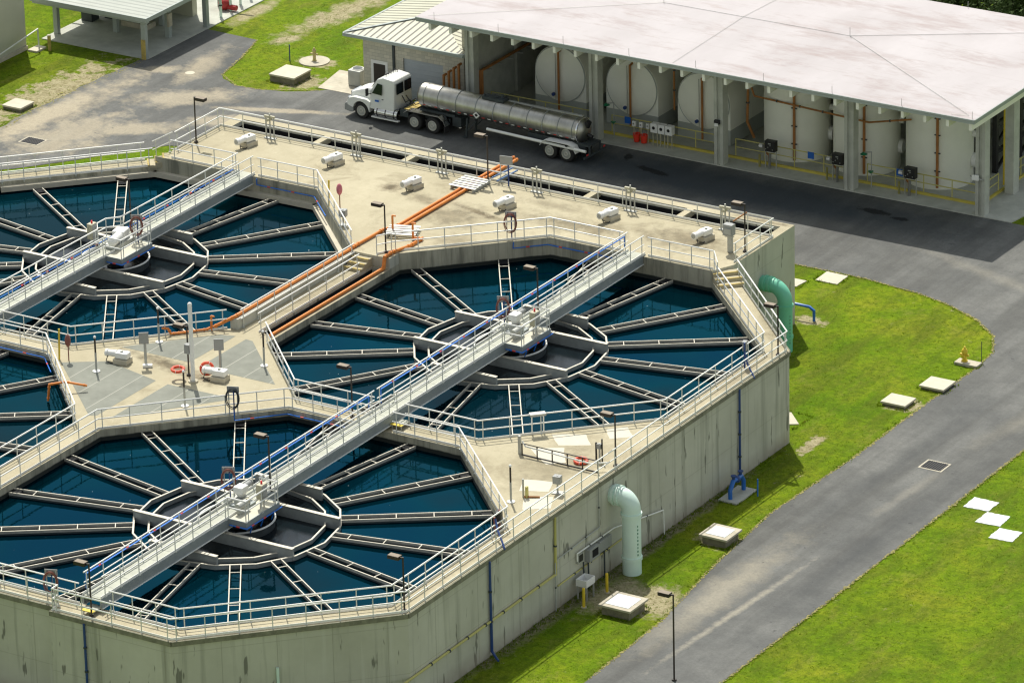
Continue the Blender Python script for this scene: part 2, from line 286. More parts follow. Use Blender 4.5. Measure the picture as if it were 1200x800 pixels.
M = dict(
    grass=mat_grass(), asphalt=mat_asphalt(), fresh=mat_shadow_asphalt(), deck=mat_deck(), wall=mat_wall(), basin=mat_basin(), water=mat_water(),  # fresh: asphalt with the roof's shadow put into its colour
    roof=mat_roof(), grating=mat_grating(), mats=mat_mats(), block=mat_block(), tankmetal=mat_tank_metal(),
    metalroof=mat_ribbed('standing seam roof west', (0.47, 0.47, 0.35), 1, .5, (0.10, 0.09, 0.055)),
    metalroof2=mat_ribbed('standing seam roof', (0.47, 0.47, 0.35), 0, .44, (0.05, 0.045, 0.03)),
    canopyroof=mat_ribbed('ribbed canopy roof', (0.37, 0.395, 0.345), 1, .5, (0.24, 0.26, 0.23)),
    alum=worn('aluminium rail', (0.83, 0.83, 0.78), .45, .05, 2),
    post=worn('aluminium post', (0.60, 0.62, 0.57), .45, .1, 2),
    lip=worn('launder lip steel', (0.62, 0.58, 0.47), .5, .2, 3),
    steel=worn('dull stainless steel', (0.34, 0.365, 0.355), .5, .22, 1.5, .3),
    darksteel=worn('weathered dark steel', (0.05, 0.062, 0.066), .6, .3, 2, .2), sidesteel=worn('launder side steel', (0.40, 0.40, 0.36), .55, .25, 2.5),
    galv=worn('galvanised steel', (0.42, 0.43, 0.40), .55, .15, 2, .3),
    girder=worn('grey girder paint', (0.27, 0.305, 0.305), .55, .14, 1.0, .2),
    trough=worn('running launder water', (0.15, 0.165, 0.13), .25, .5, 5),
    algae=worn('algae launder water', (0.16, 0.21, 0.10), .3, .6, 4),
    white=worn('white paint', (0.80, 0.80, 0.77), .4, .06, 2), whitetank=worn('white tank coating', (0.80, 0.80, 0.70), .55, .06, .6),
    greytank=worn('grey tank base coating', (0.37, 0.395, 0.36), .6, .08, .6), conc=worn('pale concrete', (0.50, 0.46, 0.36), .9, .2, 1.6, 0, (.25, .22, .15), .5),
    conc_grey=worn('grey concrete', (0.46, 0.47, 0.41), .9, .18, 1.0, 0, (.2, .2, .17), .4), conc_white=worn('bleached concrete', (0.56, 0.52, 0.41), .9, .1, 2),
    shadeconc=worn('shaded vault concrete', (0.21, 0.19, 0.13), .9, .4, 3), whitepad=worn('white painted pad', (0.66, 0.69, 0.68), .8, .06, 3), dark=flat('black paint', (0.012, 0.012, 0.013), .5),
    bronze=flat('dark bronze lamp', (0.030, 0.022, 0.017), .5), lamptop=worn('faded lamp top', (0.24, 0.195, 0.14), .7, .2, 5),
    rubber=flat('rubber', (0.018, 0.018, 0.018), .8), orange=worn('orange pipe', (0.70, 0.225, 0.032), .5, .2, 1.5),
    blue=flat('blue hose', (0.012, 0.16, 0.62), .4), darkblue=flat('dark blue pipe', (0.018, 0.055, 0.20), .45), red=flat('red coupling', (0.62, 0.05, 0.045), .45),
    valveblue=flat('valve blue', (0.015, 0.13, 0.48), .4), yellow=flat('safety yellow', (0.68, 0.50, 0.03), .5), paleyellow=worn('pale yellow paint', (0.52, 0.48, 0.16), .6, .12, 2),
    stepyellow=worn('worn yellow nosing', (0.46, 0.35, 0.10), .8, .3, 4), rust=worn('rust brown pipe', (0.35, 0.145, 0.036), .6, .25, 2), redbrown=worn('faded red hose', (0.22, 0.075, 0.055), .6, .3, 4),
    ringred=flat('life ring orange', (0.68, 0.075, 0.025), .5), pipegreen=worn('pale green pipe', (0.66, 0.82, 0.735), .35, .06, .7), pipegreen2=worn('green pipe', (0.18, 0.58, 0.40), .4, .08, .7),
    black=flat('black void', (0.006, 0.007, 0.008), .9), glass=flat('dark glass', (0.012, 0.018, 0.022), .08), chrome=flat('chrome', (0.70, 0.70, 0.68), .14, 1.0),
    doorgrey=worn('grey roller door', (0.20, 0.235, 0.27), .6, .05, .8), fascia=worn('grey fascia', (0.33, 0.37, 0.35), .55, .08, 1), beige=worn('beige cabinet', (0.44, 0.42, 0.30), .5, .1, 2),
    siding=worn('off white siding', (0.46, 0.46, 0.36), .7, .08, .5), sand=worn('sandy soil', (0.43, 0.37, 0.25), .95, .35, 2.2, 0, (.2, .18, .12), .6, .5),
    gravel=worn('dirt strip', (0.24, 0.205, 0.15), .95, .45, 3.0, 0, (.10, .12, .03), .7, .6), leaf=worn('tree foliage', (0.055, 0.095, 0.016), .85, .45, 1.4), bark=worn('bark', (0.12, 0.09, 0.06), .9, .3, 3),
    greenshade=flat('green shower bowl', (0.02, 0.22, 0.10), .5), truckwhite=worn('white truck paint', (0.80, 0.81, 0.77), .25, .05, 2), hub=worn('pale wheel rim', (0.55, 0.54, 0.47), .4, .12, 6, .3),
    patchwhite=worn('fresh concrete patch', (0.58, 0.545, 0.44), .85, .06, 2), screen=flat('control panel grey', (0.30, 0.31, 0.30), .45), redlamp=flat('red beacon', (0.75, 0.02, 0.03), .3),
)

# ------------------------------------------------------------------ helpers
LOC = {}                                       # object name -> world matrix of its local frame
def frame(o): return LOC.get(o.name, Matrix.Identity(4))

class MB:
    """collects geometry in world coordinates, then links it as one mesh object"""
    def __init__(s): s.v = []; s.f = []; s.m = []
    def add(s, vs, fs, mi=0):
        b = len(s.v); s.v += [Vector(q) for q in vs]; s.f += [tuple(b + i for i in q) for q in fs]; s.m += [mi] * len(fs)
        return s
    def box(s, x0, x1, y0, y1, z0, z1, mi=0):
        return s.add([(x0, y0, z0), (x1, y0, z0), (x1, y1, z0), (x0, y1, z0), (x0, y0, z1), (x1, y0, z1), (x1, y1, z1), (x0, y1, z1)],
                     [(0, 3, 2, 1), (4, 5, 6, 7), (0, 1, 5, 4), (1, 2, 6, 5), (2, 3, 7, 6), (3, 0, 4, 7)], mi)
    def cbox(s, c, d, rz=0, mi=0, rx=0, ry=0):
        m = Matrix.Translation(c) @ Matrix.Rotation(rz, 4, 'Z') @ Matrix.Rotation(ry, 4, 'Y') @ Matrix.Rotation(rx, 4, 'X')
        x, y, z = d[0] / 2, d[1] / 2, d[2] / 2
        vs = [m @ Vector(q) for q in ((-x, -y, -z), (x, -y, -z), (x, y, -z), (-x, y, -z), (-x, -y, z), (x, -y, z), (x, y, z), (-x, y, z))]
        return s.add(vs, [(0, 3, 2, 1), (4, 5, 6, 7), (0, 1, 5, 4), (1, 2, 6, 5), (2, 3, 7, 6), (3, 0, 4, 7)], mi)
    def bar(s, a, b, w, h, mi=0):
        a, b = Vector(a), Vector(b); d = (b - a); L = d.length; d.normalize()
        sd = d.cross(Vector((0, 0, 1)))
        if sd.length < 1e-4: sd = Vector((1, 0, 0))
        sd.normalize(); up = sd.cross(d)
        vs = [p + sd * i * w / 2 + up * j * h / 2 for p in (a, b) for i, j in ((-1, -1), (1, -1), (1, 1), (-1, 1))]
        return s.add(vs, [(3, 2, 1, 0), (4, 5, 6, 7), (0, 1, 5, 4), (1, 2, 6, 5), (2, 3, 7, 6), (3, 0, 4, 7)], mi)
    def cyl(s, a, b, r0, r1=None, n=12, mi=0, caps=True):
        r1 = r0 if r1 is None else r1
        a, b = Vector(a), Vector(b); d = (b - a).normalized()
        x = d.orthogonal().normalized(); y = d.cross(x)
        vs = [p + (x * math.cos(t) + y * math.sin(t)) * r for p, r in ((a, r0), (b, r1)) for t in [2 * math.pi * i / n for i in range(n)]]
        fs = [(i, (i + 1) % n, n + (i + 1) % n, n + i) for i in range(n)]
        if caps: fs += [tuple(reversed(range(n))), tuple(range(n, 2 * n))]
        return s.add(vs, fs, mi)
    def tube(s, pts, r, n=8, mi=0, closed=False):
        P = [Vector(p) for p in pts]; N = len(P); rings = []; x = None
        for i in range(N):
            if closed: d = (P[(i + 1) % N] - P[i - 1]).normalized()
            elif i == 0: d = (P[1] - P[0]).normalized()
            elif i == N - 1: d = (P[-1] - P[-2]).normalized()
            else: d = ((P[i + 1] - P[i]).normalized() + (P[i] - P[i - 1]).normalized()).normalized()
            if x is None: x = d.orthogonal().normalized()
            x = (x - d * x.dot(d)).normalized(); y = d.cross(x)
            k = 1.0
            if 0 < i < N - 1 and not closed:
                c = max(.4, (P[i + 1] - P[i]).normalized().dot(d)); k = 1 / c
            rings.append([P[i] + (x * math.cos(t) + y * math.sin(t)) * r * (1 if k == 1 else min(k, 1.3)) for t in [2 * math.pi * j / n for j in range(n)]])
        vs = [v for q in rings for v in q]; fs = []
        for i in range(N if closed else N - 1):
            a, b = i * n, ((i + 1) % N) * n
            fs += [(a + j, a + (j + 1) % n, b + (j + 1) % n, b + j) for j in range(n)]
        if not closed: fs += [tuple(reversed(range(n))), tuple((N - 1) * n + j for j in range(n))]
        return s.add(vs, fs, mi)
    def torus(s, c, R0, r, axis='Z', n=28, k=10, mi=0, sq=1.0):
        c = Vector(c); pts = []
        for i in range(n):
            t = 2 * math.pi * i / n; a, b = R0 * math.cos(t), R0 * sq * math.sin(t)
            pts.append(c + {'Z': Vector((a, b, 0)), 'X': Vector((0, a, b)), 'Y': Vector((a, 0, b))}[axis])
        return s.tube(pts, r, k, mi, True)
    def sphere(s, c, r, n=12, k=8, mi=0, sc_=(1, 1, 1)):
        c = Vector(c); vs = []; fs = []
        for j in range(k + 1):
            p = math.pi * j / k
            for i in range(n):
                t = 2 * math.pi * i / n
                vs.append(c + Vector((r * sc_[0] * math.sin(p) * math.cos(t), r * sc_[1] * math.sin(p) * math.sin(t), r * sc_[2] * math.cos(p))))
        for j in range(k):
            for i in range(n): fs.append((j * n + i, (j + 1) * n + i, (j + 1) * n + (i + 1) % n, j * n + (i + 1) % n))
        return s.add(vs, fs, mi)
    def lathe(s, prof, c, n=24, mi=0, axis='Z'):
        c = Vector(c); vs = []; fs = []
        for r, h in prof:
            for i in range(n):
                t = 2 * math.pi * i / n; a, b = r * math.cos(t), r * math.sin(t)
                vs.append(c + {'Z': Vector((a, b, h)), 'X': Vector((h, a, b)), 'Y': Vector((a, h, b))}[axis])
        m = len(prof)
        for j in range(m - 1):
            for i in range(n): fs.append((j * n + i, j * n + (i + 1) % n, (j + 1) * n + (i + 1) % n, (j + 1) * n + i))
        fs += [tuple(reversed(range(n))), tuple((m - 1) * n + i for i in range(n))]
        return s.add(vs, fs, mi)
    def prism(s, poly, z0, z1, holes=(), mi_top=0, mi_side=0, bottom=False):
        loops = [list(poly)] + [list(h) for h in holes]
        flat_ = [p for l in loops for p in l]
        tri = geometry.tessellate_polygon([[Vector((p[0], p[1], 0)) for p in l] for l in loops])
        def up(t):
            a, b, c = (Vector((flat_[i][0], flat_[i][1])) for i in t)
            return t if (b - a).cross(c - a) > 0 else tuple(reversed(t))
        s.add([(p[0], p[1], z1) for p in flat_], [up(t) for t in tri], mi_top)
        if bottom: s.add([(p[0], p[1], z0) for p in flat_], [tuple(reversed(up(t))) for t in tri], mi_top)
        if z1 > z0:
            for k, l in enumerate(loops):
                area = sum(l[i - 1][0] * l[i][1] - l[i][0] * l[i - 1][1] for i in range(len(l)))
                ccw = (area > 0) == (k == 0)
                for i in range(len(l)):
                    a, b = l[i - 1], l[i]
                    if not ccw: a, b = b, a
                    s.add([(a[0], a[1], z0), (b[0], b[1], z0), (b[0], b[1], z1), (a[0], a[1], z1)], [(0, 1, 2, 3)], mi_side)
        return s
    def extrude_profile(s, prof, p0, p1, mi=0):
        """profile [(u,z)] in the vertical plane through each end; p0,p1 = (x,y); u runs along the horizontal normal"""
        a, b = Vector((p0[0], p0[1], 0)), Vector((p1[0], p1[1], 0)); d = (b - a).normalized(); nrm = Vector((-d.y, d.x, 0)); n = len(prof)
        vs = [q + nrm * u + Vector((0, 0, z)) for q in (a, b) for u, z in prof]
        return s.add(vs, [(i, (i + 1) % n, n + (i + 1) % n, n + i) for i in range(n)] + [tuple(range(n)), tuple(reversed(range(n, 2 * n)))], mi)
    def build(s, name, mat, parent=None, smooth=False, bevel=0.0, recalc=True):
        me = bpy.data.meshes.new(name)
        inv = frame(parent).inverted() if parent is not None else None
        vs = s.v if inv is None else [inv @ v for v in s.v]
        me.from_pydata([tuple(v) for v in vs], [], s.f)
        for mm in (mat if isinstance(mat, (list, tuple)) else [mat]): me.materials.append(M[mm] if isinstance(mm, str) else mm)
        for p, i in zip(me.polygons, s.m): p.material_index = i; p.use_smooth = smooth
        bm = bmesh.new(); bm.from_mesh(me); recalc and bmesh.ops.recalc_face_normals(bm, faces=bm.faces)
        if smooth:
            for e in bm.edges:
                if len(e.link_faces) == 2 and e.calc_face_angle(0) > R(38): e.smooth = False
        bm.to_mesh(me); bm.free()
        o = bpy.data.objects.new(name, me); COL.objects.link(o)
        if parent is not None: o.parent = parent; LOC[o.name] = frame(parent)
        if bevel:
            b = o.modifiers.new('bevel', 'BEVEL'); b.width = bevel; b.segments = 2; b.limit_method = 'ANGLE'
        return o

def tag(o, label=None, cat=None, group=None, kind=None):
    for k, v in (('label', label), ('category', cat), ('group', group), ('kind', kind)):
        if v: o[k] = v
    return o
def thing(name, label, cat, loc=(0, 0, 0), rz=0.0, group=None):
    o = bpy.data.objects.new(name, None); COL.objects.link(o); o.empty_display_size = .2
    o.location = loc; o.rotation_euler = (0, 0, rz)
    LOC[o.name] = Matrix.Translation(loc) @ Matrix.Rotation(rz, 4, 'Z')
    return tag(o, label, cat, group)
def dup(root, loc, rz=0.0, label=None):
    def cp(o, par):
        c = o.copy(); COL.objects.link(c); c.parent = par
        for ch in list(o.children): cp(ch, c)
        return c
    c = cp(root, None); c.location = loc; c.rotation_euler = (0, 0, rz)
    if label: c['label'] = label
    return c
def place_all(root, spots):
    """spots: (x, y, z, rz, label); the first moves root itself, the others are copies"""
    for x, y, z, rz, lab in spots[1:]: dup(root, (x, y, z), rz, lab)
    x, y, z, rz, lab = spots[0]; root.location = (x, y, z); root.rotation_euler = (0, 0, rz); root['label'] = lab
def wob(pts, amp=.08, step=.7, closed=True):
    out = []; n = len(pts)
    for i in range(n if closed else n - 1):
        a, b = Vector(pts[i]), Vector(pts[(i + 1) % n]); k = max(1, int((b - a).length / step)); nrm = Vector((-(b - a).y, (b - a).x)).normalized()
        for j in range(k):
            p = a.lerp(b, j / k) + nrm * (random.uniform(-amp, amp) if 0 < j else 0); out.append((p.x, p.y))
    return out

# ------------------------------------------------------------------ ground, roads
MB().box(-400, 400, -250, 500, G - 2, G).build('ground', 'grass')
tag(bpy.data.objects['ground'], kind='structure')
def arc(cx, cy, r, a0, a1, n): return [(cx + r * math.cos(R(a0 + (a1 - a0) * i / n)), cy + r * math.sin(R(a0 + (a1 - a0) * i / n))) for i in range(n + 1)]
inner = [(18.6, -60), (18.55, -23.1), (18.3, -16), (17.3, -9), (16.7, -2.4), (17.0, 5.2), (16.95, 15.2), (17.05, 19.0), (16.8, 21.4), (15.8, 23.4), (14.0, 25.0), (11.6, 26.2), (9.3, 26.9), (5.6, 27.4), (1.3, 27.4)]
road_poly = [(-120, 27.3), (-120, 25.0)] if False else []
yard = wob(inner, .07, .6, False) + [(1.3, 27.4), (-31.0, 27.4), (-36.5, 27.3), (-40.2, 26.2), (-41.6, 24.6), (-43.6, 21.6), (-46, 18.6), (-48, 17), (-62, 4.0)] \
    + wob([(-62, 14), (-50.9, 23.8), (-50.9, 31.9), (-50.35, 37.8)], .14, .6, False) + [(-50.3, 44.4)] \
    + wob([(-46.2, 44.2), (-45.2, 41), (-44.5, 37.9), (-44.0, 37.3), (-42.6, 36.7), (-41.0, 36.75), (-39.4, 37.2), (-37.3, 38.5)], .08, .5, False) \
    + [(-37.3, 38.70), (11.0, 38.70), (40, 38.7), (40, 30)] + wob([(30, 24), (25.6, 18.5), (24.3, 14), (24.15, 10.7), (24.2, -7.6), (24.15, -20), (24.2, -60)], .05, .6, False)
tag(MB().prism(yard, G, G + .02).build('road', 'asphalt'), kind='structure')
# dry grass fringe along the kerbless road edges
fr = MB()
def fringe(pts, w=.07):
    for i in range(len(pts) - 1):
        a, b = Vector((pts[i][0], pts[i][1], 0)), Vector((pts[i + 1][0], pts[i + 1][1], 0)); L = (b - a).length; n = max(1, int(L / .045)); d = (b - a).normalized(); s = Vector((-d.y, d.x, 0))
        for j in range(n):
            p = a.lerp(b, (j + random.random()) / n) + s * random.uniform(-w, w); r = random.uniform(.015, .055) * (2.0 if random.random() < .06 else 1); t0 = random.uniform(0, 6)
            fr.add([(p.x + r * math.cos(t0 + t) * random.uniform(.7, 1.5), p.y + r * math.sin(t0 + t) * random.uniform(.7, 1.5), G + .03 + random.uniform(0, .003)) for t in (0, 1.3, 2.5, 3.8, 5)], [(0, 1, 2, 3, 4)])
fringe(inner[1:]); fringe([(24.3, 14), (24.15, 10.7), (24.2, -7.6), (24.15, -22)]); fringe([(-50.9, 23.8), (-50.9, 31.9), (-50.35, 37.8)], .4); fringe([(-44.5, 37.9), (-42.6, 36.7), (-41.0, 36.75), (-37.6, 38.4)]); fringe([(-46.2, 44.2), (-45.2, 41), (-44.5, 37.9)])
tag(fr.build('dry_grass', worn('dry grass edge', (0.27, 0.245, 0.08), .95, .5, 3)), 'dry straw coloured grass along the road edges', 'dry grass', kind='stuff')
# sandy spill by the wall, wash line on the road, sandy track
tag(MB().prism([(-38, 38.71), (-35.2, 38.71), (-35.2, 42), (-38.6, 42)], G, G + .04).build('pavement', 'conc'), kind='structure')
tag(MB().prism([(-28.4, 38.71), (9.0, 38.71), (9.2, 40.2), (9.2, 54), (-28.4, 54)], G, G + .07).build('concrete_apron', 'conc_grey'), kind='structure')

# ------------------------------------------------------------------ the basin block
def clip(poly, f):
    out = []
    for i in range(len(poly)):
        a, b = poly[i - 1], poly[i]; fa, fb = f(*a), f(*b)
        if (fa <= 0) != (fb <= 0): t = fa / (fa - fb); out.append((a[0] + t * (b[0] - a[0]), a[1] + t * (b[1] - a[1])))
        if fb <= 0: out.append(b)
    return out
def octagon(cx, cy, w, e, s, n, nw=17.05, k=17.05, g=0.0):
    p = [(w - g, s - g), (e + g, s - g), (e + g, n + g), (w - g, n + g)]; k += g * 1.41; nw += g * 1.41
    for f in (lambda x, y: x + y - k, lambda x, y: -x + y - nw, lambda x, y: x - y - k, lambda x, y: -x - y - k): p = clip(p, f)
    return [(cx + x, cy + y) for x, y in p]
OCT = {2: (0, 0, -10.85, 12.05, -11.6, 12.05), 1: (-25, 0, -12.05, 11.4, -11.6, 12.05, 17.9), 3: (0, CY3, -11.75, 12.05, -11.8, 11.85, 16.85), 4: (-25, CY3, -12.05, 11.65, -11.8, 11.85, 16.85)}
o1, o2, o3, o4 = (octagon(*OCT[i]) for i in (1, 2, 3, 4))
def seg(oc, start, end):
    """walk an octagon's vertices counter-clockwise from the one nearest start to the one nearest end"""
    n = len(oc); near = lambda q: min(range(n), key=lambda i: (oc[i][0] - q[0]) ** 2 + (oc[i][1] - q[1]) ** 2)
    i, j = near(start), near(end); out = [oc[i]]
    while i != j: i = (i + 1) % n; out.append(oc[i])
    return out
basin = thing('clarifier_basin', 'large raised concrete basin block holding four octagonal water tanks', 'basin', (0, -12, G))
# lower level: walkways round the tanks
t2cw = list(reversed(seg(o2, (-10.85, 6.2), (5, 12.05))))     # NE corner clockwise... handled below
t2_bite = seg(o2, (-10.85, 6.2), (5, 12.05))                  # W wall, S, E, up to NE corner (ccw)
t1_bite = seg(o1, (-30.9, 12.05), (-13.6, 5.6))               # NW corner, W, S, E wall
low = [(5.0, 12.05), (5.6, 13.3), (13.2, 5.7), (13.2, -30.1), (5.4, -37.9), (-1.45, -37.9), (-1.45, -37.45), (-38.6, -37.45), (-38.6, 5.8), (-31.2, 13.2), (-30.5, 13.2)]
low += [o1v for o1v in t1_bite] + [(-13.6, 5.3), (-10.85, 5.3)] + t2_bite[:]
lw = []
for p in low:
    if not lw or (abs(p[0] - lw[-1][0]) + abs(p[1] - lw[-1][1])) > .02: lw.append(p)
if abs(lw[0][0] - lw[-1][0]) + abs(lw[0][1] - lw[-1][1]) < .06: lw.pop()
slot = [(-11.9, -5.35), (-11.38, -5.35), (-11.38, 5.2), (-11.9, 5.2)]
dk = MB().prism(lw, G, W, [o3, o4, slot], 0, 1)
dk.build('walkway_deck', ['deck', 'wall'], basin)
# upper deck with the long open channel
chan = [(-29.8, 17.95), (5.05, 17.95), (5.05, 19.3), (-29.8, 19.3)]
up = [(5.0, 12.06), (5.6, 13.31), (5.6, 19.86), (-30.52, 19.86), (-30.52, 13.21), (-30.0, 12.06), (-20.0, 12.06), (-13.25, 5.31), (-10.86, 5.31), (-10.86, 6.2), (-5.0, 12.06)]
MB().prism(up, G, U, [chan], 0, 1).build('upper_deck', ['deck', 'wall'], basin)
# stained inner faces of the tanks (thin liner set proud of the structure)
ln = MB()
for oc, zf in ((o1, lambda a, b: U if (a[1] + b[1]) / 2 > 5.6 and (a[0] + b[0]) / 2 > -30.2 else W), (o2, lambda a, b: U if (a[1] + b[1]) / 2 > 5.9 and (a[0] + b[0]) / 2 < 6 else W), (o3, lambda a, b: W), (o4, lambda a, b: W)):
    cx = sum(p[0] for p in oc) / len(oc); cy = sum(p[1] for p in oc) / len(oc)
    for i in range(len(oc)):
        a, b = Vector(oc[i - 1]), Vector(oc[i]); d = (b - a).normalized(); nn = Vector((-d.y, d.x))
        if nn.dot(Vector((cx, cy)) - a) < 0: nn = -nn
        zt = zf(a, b) - .004
        a2, b2 = a + nn * .02, b + nn * .02
        ln.add([(a.x, a.y, zt), (b.x, b.y, zt), (b2.x, b2.y, zt), (a2.x, a2.y, zt), (a2.x, a2.y, -1.0), (b2.x, b2.y, -1.0)], [(0, 1, 2, 3), (3, 2, 5, 4)])
ln.build('inner_wall', 'basin', basin)
lg = MB()   # low pale ledge at the water line of the first tank
for a, b in ((o1[i - 1], o1[i]) for i in range(len(o1))):
    if (a[1] + b[1]) / 2 > 4: lg.bar((a[0], a[1], .02), (b[0], b[1], .02), .62, .3)
lg.build('water_ledge', 'conc_white', basin)
# wall carrying the orange pipe on the first tank's side, slot floor, channel walls
MB().box(-13.6, -13.12, -5.6, 5.3, W, .98).build('parapet', 'conc_grey', basin)
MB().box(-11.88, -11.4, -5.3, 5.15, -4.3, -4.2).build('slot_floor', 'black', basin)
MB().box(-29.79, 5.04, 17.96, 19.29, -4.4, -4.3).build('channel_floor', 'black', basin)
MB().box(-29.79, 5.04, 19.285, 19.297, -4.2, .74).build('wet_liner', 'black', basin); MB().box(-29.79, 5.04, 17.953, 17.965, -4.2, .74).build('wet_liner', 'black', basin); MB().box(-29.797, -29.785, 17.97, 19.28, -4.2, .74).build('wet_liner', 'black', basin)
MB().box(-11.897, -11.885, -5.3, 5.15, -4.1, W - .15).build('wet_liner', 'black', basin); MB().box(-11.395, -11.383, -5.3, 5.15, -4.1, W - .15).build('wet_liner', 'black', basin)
for x in (-24.1, -18.2, -12.3, -6.4, -0.5): MB().box(x - .2, x + .2, 17.94, 19.31, U - .32, U + .003).build('cross_beam', 'deck', basin)
# dark drip edge under the walkway lip
lp = MB()
for a, b in (((5.6, 13.3), (13.2, 5.7)), ((13.2, 5.7), (13.2, -30.1)), ((13.2, -30.1), (5.4, -37.9)), ((5.4, -37.9), (-1.45, -37.9)), ((-1.45, -37.45), (-38, -37.45))):
    lp.bar((a[0], a[1], W - .13), (b[0], b[1], W - .13), .16, .24)
lp.build('edge_beam', worn('stained edge concrete', (0.22, 0.215, 0.155), .9, .4, 2.5), basin)
# steps between the levels
def steps(name, p, q, width, z0, z1, n, mat='deck', parent=basin, nose='stepyellow'):
    p, q = Vector(p), Vector(q); d = (q - p); L = d.length; d.normalize(); ang = math.atan2(d.y, d.x)
    b = MB(); c = MB()
    for i in range(n):
        h = z0 + (z1 - z0) * (n - i) / (n + 1); m_ = p + d * (L * (i + .5) / n)
        b.cbox((m_.x, m_.y, (z0 + h) / 2), (L / n - .004, width, h - z0), ang)
        e = p + d * (L * (i + .86) / n); c.cbox((e.x, e.y, h + .012), (.1, width - .01, .03), ang)
    o = b.build(name, mat, parent); c.build('nosing', nose, o); return o
steps('steps', (-12.5, 5.3), (-12.5, 4.1), 1.1, W, U, 3)
steps('steps', (5.35, 12.75), (6.35, 11.75), 1.45, W, U, 3)
steps('steps', (-30.35, 12.75), (-31.35, 11.95), 1.1, W, U, 3)
# grey hatch covers and pale patches on the decks
for poly in ([(-13.6, -6.6), (-12.75, -6.35), (-12.85, -10.4), (-17.1, -10.4)], [(-12.05, -6.45), (-11.6, -6.5), (-7.35, -10.7), (-12.05, -10.7)],
             [(-18.6, -13.6), (-16.6, -12.3), (-12.95, -13.2), (-12.95, -18.3), (-13.3, -18.5)], [(-12.15, -13.3), (-8.1, -13.2), (-11.6, -17.6), (-12.15, -18.0)]):
    MB().prism(poly, W - .01, W + .006).build('hatch_cover', 'mats', basin)
for poly in ([(8.2, -9.3), (9.7, -8.5), (10.6, -9.5), (9.2, -10.3)], [(8.2, -11.3), (9.6, -10.4), (10.6, -11.9), (9.9, -12.6)], [(10.2, -7.4), (11.0, -6.7), (11.9, -7.6), (11.0, -8.4)], [(9.9, -14.6), (11.3, -14.2), (11.7, -15.3), (10.4, -15.9)], [(11.0, -16.4), (12.2, -15.7), (12.8, -16.9), (11.7, -17.7)]):
    MB().prism(wob(poly, .05, .6), W - .01, W + .007).build('concrete_patch', 'patchwhite', basin)
for i, (p, col) in enumerate(((o1, 0), (o2, 0), (o3, 0), (o4, 0))):
    oc = octagon(*OCT[i + 1], **({'nw': 17.05} if len(OCT[i + 1]) == 6 else {}), g=.01) if len(OCT[i + 1]) == 6 else octagon(*OCT[i + 1], g=.01)
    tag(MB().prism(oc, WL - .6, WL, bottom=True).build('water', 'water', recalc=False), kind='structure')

# ------------------------------------------------------------------ launders
def launder_part(bm_s, bm_d, bm_l, bm_w, p0, p1, width, ties=True):
    p0, p1 = Vector((*p0, 0)), Vector((*p1, 0)); d = (p1 - p0).normalized(); s = Vector((-d.y, d.x, 0)); L = (p1 - p0).length
    for k in (-1, 1):
        a, b = p0 + s * k * width / 2, p1 + s * k * width / 2
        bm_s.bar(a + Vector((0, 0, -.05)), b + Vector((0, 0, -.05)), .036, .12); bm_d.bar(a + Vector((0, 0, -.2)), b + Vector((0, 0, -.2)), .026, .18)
        bm_l.bar(a + Vector((0, 0, .025)), b + Vector((0, 0, .025)), .05, .03)
    if ties:
        n = max(2, int(L / 1.75))
        for i in range(n):
            c = p0.lerp(p1, (i + .45) / n); bm_l.bar(c - s * width / 2 + Vector((0, 0, .028)), c + s * width / 2 + Vector((0, 0, .028)), .042, .03)
    bm_w.bar(p0 + Vector((0, 0, -.24)), p1 + Vector((0, 0, -.24)), width - .03, .04)

